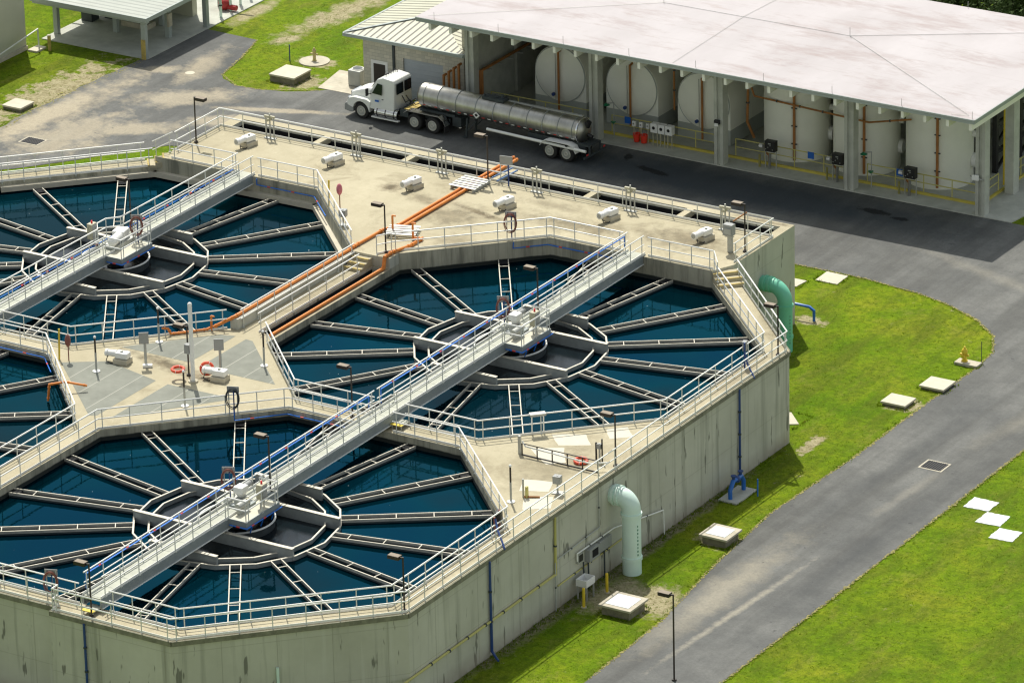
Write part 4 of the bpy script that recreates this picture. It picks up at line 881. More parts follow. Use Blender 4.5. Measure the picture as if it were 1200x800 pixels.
# tall grey box by the right stair
t = thing('control_box', 'tall grey control box on a duct at the right end of the upper deck', 'control box', (4.5, 14.85, U))
MB().box(4.38, 4.62, 14.75, 14.95, U, U + 1.0).build('duct', 'galv', t); MB().box(4.2, 4.75, 14.6, 15.0, U + .98, U + 1.6).build('box', 'screen', t, bevel=.02); b = MB(); b.bar((4.6, 15.0, U + 1.7), (5.1, 15.6, U + 2.1), .06, .06); b.build('bracket', 'rust', t)
MB().box(4.3, 4.7, 14.56, 14.6, U + 1.08, U + 1.4).build('door', 'galv', t)
t = thing('weir_box', 'small pale box on posts at the inner rail of the right tank', 'box', (7.6, -9.75, W)); MB().cbox((7.55, -9.55, W + 1.05), (.8, .35, .12), R(45)).build('lid', 'galv', t)
for k in (-.3, .3): MB().cyl((7.55 + k * .7, -9.55 + k * .7, W), (7.55 + k * .7, -9.55 + k * .7, W + 1.0), .035, n=6).build('leg', 'alum', t)
t = thing('sampler_stand', 'sampler stand with dark jacket hung on the rail of the nearest tank', 'sampler', (12.1, -20.6, W))
b = MB(); b.cyl((12.05, -20.3, W), (12.05, -20.3, W + 1.1), .05, n=8); b.cyl((12.05, -20.75, W), (12.05, -20.75, W + .9), .05, n=8); b.build('riser', 'redbrown', t); MB().cbox((11.95, -20.2, W + .75), (.3, .45, .5), .3).build('cover', 'dark', t, bevel=.06)
b = MB(); b.tube([(12.2, -20.9, W + .9), (12.5, -21.2, W + .5), (12.95, -21.6, W + .3), (13.33, -21.9, W - .05)], .05, 8); b.build('tube', 'darkblue', t, True)
t = thing('sampler_stand', 'blue riser and hose rack on the rail above the right wall', 'sampler', (12.3, 3.0, W)); b = MB(); b.cyl((12.3, 2.7, W), (12.3, 2.7, W + 1.35), .05, n=8); b.build('riser', 'darkblue', t)
MB().cbox((12.2, 2.9, W + 1.1), (.2, .3, .5), .3).build('box', 'screen', t); b = MB(); b.tube([(12.35, 2.6, W + .9), (12.7, 2.3, W + .4), (13.33, 1.9, W - .1)], .045, 8); b.build('tube', 'darkblue', t, True)

# orange pipes
def opipe(lab, runs, r=.085, stands=()):
    t = thing('orange_pipe', lab, 'pipe', runs[0][0], 0, 'orange pipes on the basin')
    b = MB()
    for pts in runs: b.tube(pts, r, 10)
    b.build('pipe', 'orange', t, True)
    f = MB()
    for pts in runs:
        for p, q in zip(pts[:-1], pts[1:]):
            p, q = Vector(p), Vector(q); d = (q - p).normalized()
            for m_ in (p + d * .15, q - d * .15): f.cyl(m_ - d * .03, m_ + d * .03, r * 1.3, n=10)
    f.build('flange', 'orange', t)
    for (x, y, z) in stands: b = MB(); b.cyl((x, y, z - .75), (x, y, z + .25), .06, n=8); b.cyl((x, y, z + .25), (x + .2, y, z + .25), .05, n=8); b.build('valve', 'orange', t, True)
    return t
z1 = U + .12
opipe('twin orange pipes crossing the upper deck from the channel to the lamp post', [[(-12.95, 21.2, z1), (-12.95, 9.2, z1), (-13.3, 8.4, z1)], [(-12.62, 21.0, z1), (-12.62, 9.2, z1), (-12.2, 8.6, z1)]], .085, [(-12.75, 8.55, U + .75)])
opipe('orange pipe on the parapet left of the central walkway', [[(-13.3, 8.35, z1), (-13.34, 5.9, z1), (-13.36, 5.4, .98 + .09), (-13.36, -5.5, .98 + .09), (-14.25, -6.2, .55)]], .085, [(-14.3, -6.3, .95)])
opipe('orange pipe on the low wall right of the dark slot', [[(-11.25, 8.1, z1), (-10.75, 8.35, z1), (-10.75, 7.2, z1), (-11.08, 5.9, z1), (-11.08, 5.2, z1 - .02), (-11.08, 5.05, W + .1), (-11.1, -5.6, W + .1)]], .085, [(-11.2, 8.15, U + .75)])
opipe('thin orange pipe at the foot of the far left tank rail', [[(-14.35, -6.35, .55), (-14.45, -6.5, W + .1), (-15.35, -7.5, W + .1), (-15.75, -7.9, W + .1), (-15.85, -8.0, .8), (-16.1, -8.2, .85)]], .06)
opipe('short orange pipe over the rail of the tank cut off at the left', [[(-15.2, -16.0, W + .3), (-16.1, -16.6, W + .55), (-16.9, -16.9, W + .35), (-17.0, -16.95, -.15)]], .06)
# metal covers under the orange pipes
for pts, lab in (((-12.75, 8.6, 5, R(20)), 'pale ramp of metal strips over the pipes beside the lamp post'), ((-12.85, 16.6, 6, R(0)), 'pale ramp of metal strips over the orange pipes near the channel')):
    x, y, n, rz = pts; t = thing('pipe_ramp', lab, 'ramp', (x, y, U), rz, 'metal strip ramps'); m_ = frame(t)
    for i in range(n): q = m_ @ Vector((.55 if n == 5 else 0, (i - n / 2) * .3, .23)); MB().cbox(q, (1.7, .19, .03), rz).build('strip', 'alum' if i % 2 == 0 else 'galv', t)
    b = MB()
    for k in (-.7, .7):
        q = m_ @ Vector((k + (.55 if n == 5 else 0), -.1, .1)); b.cbox(q, (.05, n * .3, .2), rz)
    b.build('bearer', 'galv', t)
# blue tee pipe at the channel by the lamp
t = thing('blue_pipe_rack', 'pale blue pipes and green sign on the channel rail beside the orange pipes', 'pipe rack', (-11.9, 17.9, U))
b = MB(); b.tube([(-12.0, 17.4, U + .35), (-11.6, 18.9, U + .5)], .05, 8); b.tube([(-11.7, 17.4, U + .2), (-11.3, 18.9, U + .4)], .05, 8); b.build('pipe', flat('faded blue pipe', (.12, .22, .42)), t, True)
b = MB(); b.bar((-11.0, 17.5, U), (-11.0, 17.5, U + 1.5), .06, .06); b.build('post', 'darkblue', t); MB().cbox((-11.1, 17.45, U + 1.5), (.75, .04, .5), R(10)).build('sign', 'screen', t); MB().cbox((-11.3, 17.41, U + 1.52), (.3, .03, .3), R(10)).build('sign_panel', flat('pale green sign', (.42, .5, .25)), t)

# ------------------------------------------------------------------ big pipes on the wall
def elbow_pipe(name, lab, x0, y, zc, reach, zb, r, mat, marks=True):
    t = thing(name, lab, 'pipe', (x0 + reach, y, G))
    b = MB(); rb = .62 * reach; pts = [(x0 - .02, y, zc), (x0 + reach - rb, y, zc)]
    for i in range(1, 13): a = R(90 * i / 12); pts.append((x0 + reach - rb + rb * math.sin(a), y, zc - rb + rb * math.cos(a)))
    pts.append((x0 + reach, y, zb)); b.tube(pts, r, 28); b.build('pipe', mat, t, True)
    for p_, q_, k_ in (((x0 + .35 * (reach - rb), y, zc), (x0 + .35 * (reach - rb) + .14, y, zc), 1.14), ((x0 + reach - rb - .05, y, zc), (x0 + reach - rb + .1, y, zc), 1.12), ((x0 + reach, y, zc - rb - .1), (x0 + reach, y, zc - rb - .24), 1.13), ((x0 + reach, y, zb + .75), (x0 + reach, y, zb + .92), 1.1)):
        MB().cyl(p_, q_, r * k_, n=28).build('flange', mat, t, True)
    if marks:
        k = MB()
        for i in range(9): zz = zc - rb - .7 - i * .19; a = R(-20); k.cbox((x0 + reach + (r + .004) * math.cos(a), y + (r + .004) * math.sin(a), zz), (.012, .07 if i % 3 else .05, .1), a)
        k.build('stencil_mark', flat('stencil green', (.12, .28, .2)), t)
    return t
elbow_pipe('outfall_pipe', 'thick pale green elbow pipe coming down the near part of the right wall', 13.2, -11.85, -.72, 1.05, G, .47, 'pipegreen')
elbow_pipe('outfall_pipe', 'thick dark green elbow pipe at the far end of the right wall behind the walkway', 5.6, 16.3, -1.05, 1.4, G, .40, 'pipegreen2')
# pipes and boxes fixed to the tall wall
XW = 13.2
def wall_pipe(name, lab, pts, r, mat, n=8):
    t = thing(name, lab, 'pipe', pts[0]); b = MB(); b.tube(pts, r, n); b.build('pipe', mat, t, True)
    f = MB()
    for p, q in zip(pts[:-1], pts[1:]):
        p, q = Vector(p), Vector(q); k = int((q - p).length / 1.6)
        for i in range(1, k + 1): m_ = p.lerp(q, i / (k + 1)); d = (q - p).normalized(); f.cyl(m_ - d * .04, m_ + d * .04, r * 1.45, n=8)
    if f.v: f.build('clamp', 'darksteel', t)
wall_pipe('yellow_pipe', 'yellow pipe running along the tall wall and down behind the pale green pipe', [(XW + .08, -33, -2.95), (XW + .08, -30.0, -2.9), (XW + .08, -17.35, -2.78), (XW + .08, -17.3, .2)], .06, 'paleyellow')
wall_pipe('yellow_pipe', 'yellow pipe low on the tall wall, behind the white sink', [(XW + .05, -17.1, -3.5), (XW + .05, -11, -3.4)], .04, 'paleyellow')
wall_pipe('conduit', 'pale grey conduit bending down beside the wall panels', [(XW + .1, -13.3, .2), (XW + .1, -13.3, -1.9), (XW + .1, -17.2, -2.05), (XW + .1, -17.4, -2.2), (XW + .1, -17.4, G)], .032, 'galv')
wall_pipe('conduit', 'long grey conduit passing behind the pale green pipe', [(XW + .14, -15.45, -2.85), (XW + .14, -15.45, -2.45), (XW + .14, -12, -2.45), (XW + .14, -7.3, -3.35), (XW + .14, -7.2, G)], .035, 'alum')
wall_pipe('down_pipe', 'dark blue downpipe on the tall wall above the blue valve', [(XW + .1, .42, .25), (XW + .1, .42, G + .05)], .06, 'darkblue')
wall_pipe('down_pipe', 'dark blue downpipe on the tall wall left of the yellow pipe', [(XW + .1, -23.2, .25), (XW + .1, -23.2, -4.4), (XW + .7, -23.6, G + .1)], .06, 'darkblue')
wall_pipe('down_pipe', 'dark blue downpipe below the near end of the bridge', [(.55, -38.0, .2), (.55, -38.0, G + .05)], .06, 'darkblue')
wall_pipe('conduit', 'pair of short pale conduits on the near wall face', [(8.9, -34.56, G), (8.9, -34.56, -1.5)], .07, 'pipegreen')
t = thing('wall_panel', 'row of grey electrical panels on the tall wall beside the pale green pipe', 'panel', (XW, -14.2, -3))
MB().box(XW + .005, XW + .14, -15.35, -14.85, -3.05, -2.55).build('open_cabinet', 'galv', t); MB().box(XW + .141, XW + .155, -15.28, -14.92, -2.98, -2.62).build('window', 'dark', t); MB().box(XW + .005, XW + .3, -14.55, -13.6, -3.25, -2.6).build('grey_cabinet', 'screen', t, bevel=.01)
MB().box(XW + .301, XW + .31, -14.3, -13.75, -3.1, -2.7).build('door', 'black', t); MB().box(XW + .005, XW + .22, -13.45, -12.35, -3.2, -2.62).build('side_cabinet', 'screen', t, bevel=.01)
b = MB()
for y in (-14.9, -14.45, -12.95): b.cyl((XW + .15, y, G), (XW + .15, y, -3.1), .045, n=8)
b.build('riser', 'darksteel', t)
t = thing('wash_sink', 'white sink on legs against the tall wall', 'sink', (13.65, -15.35, G)); b = MB(); q = [(13.45, -15.8), (14.05, -15.8), (14.05, -15.0), (13.45, -15.0)]
b.prism(q, G + .72, G + 1.08, [[(13.5, -15.75), (14.0, -15.75), (14.0, -15.05), (13.5, -15.05)]], bottom=True); b.box(13.5, 14.0, -15.75, -15.05, G + .73, G + .78); b.build('basin', 'white', t); b = MB()
for x in (13.5, 14.0):
    for y in (-15.72, -15.08): b.box(x - .03, x + .03, y - .03, y + .03, G, G + .72)
b.build('leg', 'galv', t)
t = thing('bollard', 'x', 'bollard', (0, 0, 0), 0, 'yellow bollards at the wall'); b = MB(); b.cyl((0, 0, 0), (0, 0, 1.0), .075, n=12); b.sphere((0, 0, 1.0), .075, 12, 6, 0, (1, 1, .6)); b.build('tube', 'yellow', t, True); MB().cyl((0, 0, 0), (0, 0, .04), .14, n=12).build('footing', 'conc', t)
place_all(t, [(14.35, -14.4, G, 0, 'yellow bollard between the white sink and the pale green pipe'), (14.25, -16.4, G, 0, 'yellow bollard in front of the white sink')])
# blue valve loop on a slab
t = thing('blue_valve', 'blue backflow valve loop on a concrete slab at the foot of the wall', 'valve', (14.2, -1.4, G)); MB().box(13.65, 14.75, -2.45, -.4, G, G + .1).build('slab', 'conc_grey', t, bevel=.02)
b = MB(); b.tube([(14.17, -2.1, G + .1), (14.17, -2.1, G + .55), (14.17, -1.8, G + .95), (14.17, -1.0, G + .95), (14.17, -.75, G + .6), (14.17, -.75, G + .1)], .11, 10); b.build('pipe', 'valveblue', t, True)
for y in (-1.75, -1.05): b = MB(); b.cyl((14.17, y, G + .95), (14.17, y, G + 1.2), .08, n=10); b.cyl((14.17, y, G + 1.2), (14.17, y, G + 1.24), .15, n=14); b.build('hand_wheel', 'darkblue', t, True)
MB().sphere((14.17, -1.4, G + .92), .19).build('valve_body', 'darkblue', t, True)
wall_pipe('standpipe', 'thin blue standpipe in the grass by the slab', [(15.1, -.95, G), (15.1, -.95, G + .95)], .035, 'blue')
wall_pipe('blue_pipe', 'blue hydrant pipe with red band from the far wall into the grass', [(4.6, 20.67, -3.9), (6.05, 20.67, -3.92), (6.33, 20.67, -4.1), (6.33, 20.67, G)], .08, 'valveblue')

# ------------------------------------------------------------------ things in the grass and on the road
def slabbox(lab, x0, x1, y0, y1, h, lid, over=.08, name='valve_vault', mat='conc'):
    t = thing(name, lab, 'vault', ((x0 + x1) / 2, (y0 + y1) / 2, G), 0, 'concrete vaults in the grass')
    e = .14 if lid == 'panel' else over
    MB().box(x0 + e, x1 - e, y0 + e, y1 - e, G - .1, G + h - .11).build('chamber', 'shadeconc', t)  # shade under the lid put into the dark chamber colour
    MB().box(x0, x1, y0, y1, G + h - .11, G + h).build('lid', 'conc' if lid != 'bright' else 'conc_white', t, bevel=.015)
    if lid == 'panel': MB().box(x0 + .25, x1 - .25, y0 + .25, y1 - .25, G + h, G + h + .02).build('hatch', 'whitepad', t)
slabbox('low pale concrete vault lid in the grass, nearer of the two by the road bend', 14.95, 16.4, 12.25, 13.5, .24, 'bright')
slabbox('low pale concrete vault lid in the grass, the one nearer the yellow hydrant', 15.7, 17.15, 15.1, 16.5, .24, 'bright')
slabbox('raised concrete vault with white hatch on the sandy patch', 15.25, 17.05, -16.75, -15.0, .55, 'panel')
slabbox('raised concrete vault with white hatch in the grass near the blue valve', 15.35, 16.95, -7.3, -5.75, .5, 'panel')
slabbox('concrete vault with dark sides in the grass left of the truck', -41.3, -39.45, 38.3, 40.2, .5, 'bright', .05)
slabbox('small concrete vault at the left edge of the photo', -52.7, -51.3, 26.5, 27.9, .3, 'bright', .05)
for poly, lab in (([(24.7, 2.9), (26.05, 3.0), (26.05, 4.2), (24.65, 4.2)], 'white pad in the grass, uppermost of the three right of the road'), ([(26.05, 1.55), (27.4, 1.65), (27.3, 2.95), (26.05, 2.9)], 'white pad in the grass, middle of the three right of the road'), ([(27.5, .2), (28.75, .3), (28.7, 1.55), (27.45, 1.5)], 'white pad in the grass, lowest of the three right of the road')):
    o = tag(MB().prism(wob(poly, .03, .12), G, G + .03).build('survey_pad', 'whitepad'), lab, 'pad', 'white pads in the grass')
for poly, lab in (([(3.55, 25.85), (4.9, 25.85), (4.85, 27.2), (3.5, 27.25)], 'square pale slab in the grass beside the road bend'), ([(2.0, 24.4), (3.1, 24.5), (3.2, 25.5), (2.0, 25.5)], 'pale slab half hidden behind the corner of the basin'), ([(11.6, 7.4), (12.5, 7.95), (11.4, 9.1), (10.6, 8.6)], 'grey slab in the grass at the corner of the tall wall')):
    tag(MB().prism(poly, G, G + .05).build('ground_slab', 'conc_white'), lab, 'slab', 'slabs in the grass')
t = thing('fire_hydrant', 'yellow fire hydrant on a small slab inside the road bend', 'hydrant', (16.2, 19.3, G)); MB().box(15.75, 17.1, 18.95, 19.6, G, G + .16).build('slab', 'conc', t, bevel=.02)
b = MB(); b.lathe([(.17, .16), (.17, .23), (.115, .26), (.115, .62), (.17, .66), (.17, .73), (.14, .82), (.07, .9), (.05, .92), (.05, .99)], (16.2, 19.3, G), 14); b.build('barrel', 'yellow', t, True); b = MB(); b.cyl((15.95, 19.3, G + .52), (16.45, 19.3, G + .52), .075, n=10); b.cyl((16.2, 19.06, G + .48), (16.2, 19.3, G + .48), .095, n=10); b.build('outlet', 'yellow', t, True)
wall_pipe('marker_post', 'thin green marker post beside the yellow hydrant', [(16.9, 19.9, G), (16.9, 19.9, G + 1.2)], .02, 'darksteel', 6)
t = thing('fire_hydrant', 'cream hydrant on a round slab left of the garage', 'hydrant', (-40.85, 42.6, G)); MB().cyl((-40.85, 42.6, G), (-40.85, 42.6, G + .06), .95, n=24).build('slab', 'conc', t)
b = MB(); b.lathe([(.14, .06), (.14, .12), (.1, .14), (.1, .62), (.14, .66), (.13, .75), (.05, .86), (.04, .92)], (-40.85, 42.6, G), 14); b.build('barrel', worn('cream paint', (.55, .46, .2)), t, True); b = MB(); b.cyl((-41.1, 42.6, G + .5), (-40.6, 42.6, G + .5), .07, n=10); b.build('outlet', worn('cream outlet', (.55, .46, .2)), t, True)
wall_pipe('marker_post', 'blue marker post beside the cream hydrant', [(-42.2, 41.9, G), (-42.2, 41.9, G + 1.1)], .035, 'darkblue', 6)
def drain(lab, cx, cy, w, d):
    t = thing('storm_drain', lab, 'drain', (cx, cy, G), 0, 'storm drains in the asphalt'); MB().box(cx - w / 2 - .09, cx + w / 2 + .09, cy - d / 2 - .09, cy + d / 2 + .09, G, G + .034).build('frame', 'conc', t)
    MB().box(cx - w / 2, cx + w / 2, cy - d / 2, cy + d / 2, G, G + .04).build('grate', 'black', t)
    b = MB()
    for i in range(9): b.box(cx - w / 2 + (i + .5) * w / 9 - .02, cx - w / 2 + (i + .5) * w / 9 + .02, cy - d / 2, cy + d / 2, G + .041, G + .05)
    b.build('bar', 'dark', t)
drain('square black storm drain in the road on the right', 21.1, 6.65, 1.15, .95); drain('black storm drain in the yard at the far left', -47.75, 22.9, 1.2, .9)
o = tag(MB().cyl((-46.4, 37.2, G + .02), (-46.4, 37.2, G + .032), .3, n=20).build('manhole_cover', 'conc_white'), 'small round pale manhole cover in the yard near the canopy', 'manhole cover')

# ------------------------------------------------------------------ the tank shed
E0, E1, Y0, Y1, ZE, ZR = -29.07, 7.93, 36.15, 53.0, 2.13, 2.41
shed = thing('tank_shed', 'long open sided shed with a vast white roof on concrete columns', 'shed', (-10, 46, G))
b = MB(); A, B, C, D = (E0, Y0, ZE), (E1, Y0, ZE), (E1, Y1, ZE), (E0, Y1, ZE); P, Q = (-17.0, 44.5, ZR), (-4.5, 44.5, ZR)
b.add([A, B, C, D, P, Q], [(0, 1, 5, 4), (1, 2, 5), (2, 3, 4, 5), (3, 0, 4)]); rf = b.build('roof', 'roof', shed)
b = MB()
for p, q in ((A, B), (B, C), (C, D), (D, A)): b.add([(p[0], p[1], ZE), (q[0], q[1], ZE), (q[0], q[1], ZE - .28), (p[0], p[1], ZE - .28)], [(0, 1, 2, 3)])
MB().box(E0 + .02, E1 - .02, Y0 + .02, Y1 - .02, ZE - .284, ZE - .28).build('ceiling', 'white', shed); b.bar((E0, Y0 - .03, ZE - .05), (E1 + .03, Y0 - .03, ZE - .05), .05, .09); b.bar((E1 + .03, Y0, ZE - .05), (E1 + .03, Y1, ZE - .05), .05, .09); b.build('fascia', 'fascia', shed)
b = MB()
up = lambda p, k=.03: (p[0], p[1], p[2] + k)
for p, q in ((up(P), up(Q)), (up(Q), (7.4, 36.55, ZE + .06)), (up(P), (E0 + .6, 36.55, ZE + .06)), (up(Q), (7.4, 52.5, ZE + .06)), ((7.4, 36.55, ZE + .06), (6.4, 36.3, ZE + .05)), ((-11.6, 36.3, ZE + .05), (-11.6, 44.5, ZR + .04)), ((-11.6, 44.5, ZR + .04), (-11.6, 52.5, ZE + .05))): b.tube([p, q], .011, 5)
b.build('lightning_cable', 'galv', rf)
for x in [E0 + 1.2 + i * 4.45 for i in range(9)]:
    MB().cyl((x, Y0 + .15, ZE), (x, Y0 + .15, ZE + .42), .014, n=5).build('air_terminal', 'galv', rf); MB().cyl((x, Y1 - .15, ZE), (x, Y1 - .15, ZE + .42), .014, n=5).build('air_terminal', 'galv', rf)
for p in (P, Q): MB().cyl(p, up(p, .55), .016, n=5).build('air_terminal', 'galv', rf)
n = 26
for i in range(n):
    x = E0 + .9 + i * (E1 - E0 - 1.2) / (n - 1); b = MB(); y0 = Y0 + .12
    b.add([(x + s * .09, y, z) for s in (-1, 1) for y, z in ((y0, ZE - .29), (y0, ZE - .72), (y0 + .5, ZE - .72), (Y1 - 1, ZE - .72), (Y1 - 1, ZE - .29))], [(0, 1, 2, 3, 4), (9, 8, 7, 6, 5), (0, 5, 6, 1), (1, 6, 7, 2), (2, 7, 8, 3), (4, 3, 8, 9)])
    b.build('roof_rib', 'whitetank', shed)
def column(x, y, w=.6):
    b = MB(); h = w / 2; g = .1; b.prism([(x - h, y - h), (x - g, y - h), (x - g, y - h + .09), (x + g, y - h + .09), (x + g, y - h), (x + h, y - h), (x + h, y + h), (x - h, y + h)], G, ZE - .3); b.build('column', 'conc_grey', shed)
for x in (-27.1, -18.5, -10.05, -1.45, 7.02 - .05): column(x, 39.1)
for y in (47.4, 52.1): column(6.9, y)
MB().box(6.6, 7.15, 42.6, 43.3, G, ZE - .3).build('column', 'conc_grey', shed)
MB().box(-27.5, 7.2, 52.45, 52.75, G, ZE - .3).build('back_wall', 'conc_grey', shed); MB().box(-27.4, -27.1, 39.5, 52.45, G, ZE - .3).build('side_wall', 'conc_grey', shed)
for y in (44.0, 48.5): MB().box(-27.09, -26.9, y - .2, y + .2, G, ZE - .3).build('pilaster', 'conc_grey', shed)
b = MB(); b.box(-26.9, 6.36, 40.12, 40.28, G + .05, G + .2); b.box(6.22, 6.36, 40.28, 52.4, G + .05, G + .2); b.build('containment_curb', worn('yellow curb', (.55, .46, .08), .7, .15, 2), shed)
# yellow railings on the curb
def yrail(lab, pts):
    t = thing('safety_railing', lab, 'railing', (*pts[0], G + .26), 0, 'pale yellow railings of the shed')
    b = MB(); b.tube([(*p, G + 1.28) for p in pts], .035, 6); b.build('top_rail', 'paleyellow', t); b = MB(); b.tube([(*p, G + .78) for p in pts], .03, 6); b.build('mid_rail', 'paleyellow', t)
    for p, q in zip(pts[:-1], pts[1:]):
        L = math.hypot(q[0] - p[0], q[1] - p[1]); k = max(1, round(L / 1.75))
        for i in range(k + 1):
            x, y = p[0] + (q[0] - p[0]) * i / k, p[1] + (q[1] - p[1]) * i / k; b = MB(); b.cyl((x, y, G + .26), (x, y, G + 1.28), .035, n=6); b.build('post', 'paleyellow', t)
yrail('pale yellow railing behind the rear end of the trailer', [(-26.5, 40.2), (-18.9, 40.2)]); yrail('pale yellow railing with red buckets hung in front', [(-18.1, 40.2), (-10.5, 40.2)]); yrail('pale yellow railing in front of the first two upright white tanks', [(-9.7, 40.2), (-1.9, 40.2)])
yrail('pale yellow railing in front of the last upright white tank, turning the shed corner', [(-1.0, 40.2), (6.3, 40.2), (6.3, 42.4)]); yrail('pale yellow railing on the right end of the shed', [(6.3, 43.4), (6.3, 47)])
# horizontal tanks on saddles
t = thing('horizontal_tank', 'x', 'tank', (0, 0, 0), 0, 'horizontal white tanks in the shed')
prof = [(-1.78, .05), (1.78, .05), (1.78, 2.55)] + [(1.78 * math.cos(R(a)), 2.55 + 1.78 * math.sin(R(a))) for a in range(8, 173, 8)] + [(-1.78, 2.55)]
b = MB(); k = len(prof); L = 9.0
low_ = [(-1.78, .05), (1.78, .05), (1.78, 1.0), (-1.78, 1.0)]
b.add([(x, y, z) for y in (0, L) for x, z in low_], [(0, 1, 5, 4), (1, 2, 6, 5), (2, 3, 7, 6), (3, 0, 4, 7), (0, 3, 2, 1), (4, 5, 6, 7)]); b.build('saddle_base', 'greytank', t)
pu = [(-1.775, 1.002), (1.775, 1.002)] + prof[2:]
b = MB(); k = len(pu); b.add([(x, y, z) for y in (.01, L) for x, z in pu], [(i, (i + 1) % k, k + (i + 1) % k, k + i) for i in range(k)] + [tuple(reversed(range(k))), tuple(range(k, 2 * k))]); b.build('shell', 'whitetank', t, True)
b = MB(); b.lathe([(1.72, .0), (1.72, -.05), (1.62, -.10), (1.2, -.2), (.6, -.26), (.02, -.28)], (0, .01, 2.55), 40, axis='Y'); b.build('end_cap', 'whitetank', t, True)
b = MB(); b.torus((0, -.03, 2.55), 1.72, .035, 'Y', 44, 6); b.build('rim', 'greytank', t, True)
b = MB(); b.cyl((.1, -.38, .3), (.1, -.38, 4.1), .07, n=10); b.cyl((.1, -.38, 4.05), (.1, .1, 4.15), .07, n=10); b.build('fill_pipe', 'rust', t, True)
b = MB(); b.cyl((-.12, -.36, 1.0), (-.12, -.36, 4.0), .025, n=6); b.build('level_tube', 'galv', t); b = MB(); b.cyl((-.35, -.32, 1.3), (-.35, -.1, 1.3), .11, n=10); b.build('manway_valve', 'darkblue', t, True)
place_all(t, [(-22.55, 41.7, G + .05, 0, 'white horizontal tank end directly above the rear of the trailer'), (-17.6, 41.7, G + .05, 0, 'white horizontal tank end behind the blue sign and white control boxes'), (-12.7, 41.7, G + .05, 0, 'white horizontal tank end partly hidden by a column')])
# upright tanks
t = thing('upright_tank', 'x', 'tank', (0, 0, 0), 0, 'upright white tanks in the shed')
b = MB(); b.lathe([(1.95, 0), (1.95, 5.1), (1.9, 5.25), (1.0, 5.5), (.05, 5.55)], (0, 0, 0), 48); b.build('shell', 'whitetank', t, True)
b = MB(); b.torus((0, 0, 5.05), 1.98, .06, n=48, k=6); b.build('top_ring', 'paleyellow', t, True)
b = MB(); b.cyl((.85, -1.92, .2), (.85, -1.92, 5.4), .085, n=10); b.build('overflow_pipe', 'rust', t, True); 
for z in (1.2, 2.3, 3.4, 4.4): MB().cbox((.85, -1.92, z), (.36, .1, .05)).build('pipe_clamp', 'darksteel', t)
b = MB(); b.cyl((1.86, .5, 2.9), (2.12, .57, 2.9), .2, n=12); b.build('side_port', 'white', t, True); b = MB(); b.cyl((1.86, .5, 1.3), (2.1, .56, 1.3), .42, n=16); b.build('side_manway', 'white', t, True)
place_all(t, [(-7.15, 43.0, G + .06, 0, 'upright white tank in the shed, first right of the horizontal tanks'), (-2.55, 43.0, G + .06, 0, 'upright white tank in the shed, split by a column in front'), (2.2, 43.0, G + .06, 0, 'upright white tank at the right end of the shed')])
for x in (-9.2, -11.5):
    pass
t = thing('grey_tank', 'x', 'tank', (0, 0, 0), 0, 'two tone tanks deep in the shed'); b = MB(); b.lathe([(.8, 0), (.8, 2.0)], (0, 0, 0), 24); b.build('base_band', 'greytank', t, True); b = MB(); b.lathe([(.79, 2.0), (.79, 4.6), (.1, 4.9)], (0, 0, 0), 24); b.build('shell', 'whitetank', t, True)
place_all(t, [(-10.3, 47.0, G + .06, 0, 'slim two tone tank deep in the shed, nearer one'), (-9.6, 49.5, G + .06, 0, 'slim two tone tank deep in the shed, farther one')])
wall_pipe('tank_pipe', 'thin rust brown pipe strung across the upright white tanks', [(-10.2, 42.0, .6), (-8.9, 41.0, -.9), (-2.7, 40.75, -1.05), (-1.2, 40.75, -1.1), (1.4, 41.0, -.55)], .055, 'rust')
wall_pipe('tank_pipe', 'brown pipe standing between two horizontal tanks', [(-15.0, 42.2, .5), (-15.0, 42.2, -3.2)], .06, 'rust'); wall_pipe('tank_pipe', 'thick brown pipe right of the last horizontal tank', [(-9.95, 42.2, .5), (-9.95, 42.0, -3.0), (-9.6, 42.2, -4.0)], .08, 'rust')
# pumps with black cabinets at the curb
t = thing('pump_station', 'x', 'pump', (0, 0, 0), 0, 'pump stations at the yellow curb'); MB().box(-.34, .34, -.18, .2, 1.05, 1.7).build('cabinet', 'dark', t, bevel=.02)
for i in range(4): MB().cyl((-.25 + i * .15, -.2, 1.2 + .12 * (i % 3)), (-.25 + i * .15, -.18, 1.2 + .12 * (i % 3)), .03, n=8).build('gauge', 'galv', t)
MB().cbox((0, -.19, 1.55), (.16, .03, .06)).build('name_plate', 'galv', t); 
for k in (-.36, .36): MB().bar((k, 0, 0), (k, 0, 1.05), .05, .05).build('leg', 'galv', t); MB().cyl((-.7, -.1, 0), (-.7, -.1, .75), .07, n=10).build('riser_pipe', 'paleyellow', t, True); MB().cyl((-.05, -.1, 0), (.0, -.1, .9), .08, n=10).build('riser_pipe', 'galv', t, True); b = MB(); b.cyl((-.72, -.05, 1.3), (-.5, -.05, 1.3), .13, n=12); b.build('valve', 'white', t, True)
b = MB(); b.tube([(-.45, .1, .9), (-.2, .15, .7), (-.2, .15, .1)], .06, 8); b.build('suction_pipe', 'rust', t, True)
place_all(t, [(-7.1, 39.75, G + .07, 0, 'black pump cabinet in front of the left upright white tank'), (-2.65, 39.75, G + .07, 0, 'black pump cabinet left of the column that splits the middle white tank'), (2.05, 39.75, G + .07, 0, 'black pump cabinet left of the last upright white tank')])
for x, lab in ((-4.6, 'blue square sign on the railing before the middle upright tank'), (1.2, 'blue square sign on the railing left of the last black pump cabinet'), (-16.9, 'blue square sign on the railing before the middle horizontal tank')):
    tag(MB().box(x - .2, x + .2, 39.98, 40.02, G + 1.02, G + 1.42).build('blue_sign', flat('blue sign', (.01, .11, .45))), lab, 'sign', 'blue signs on the railings')
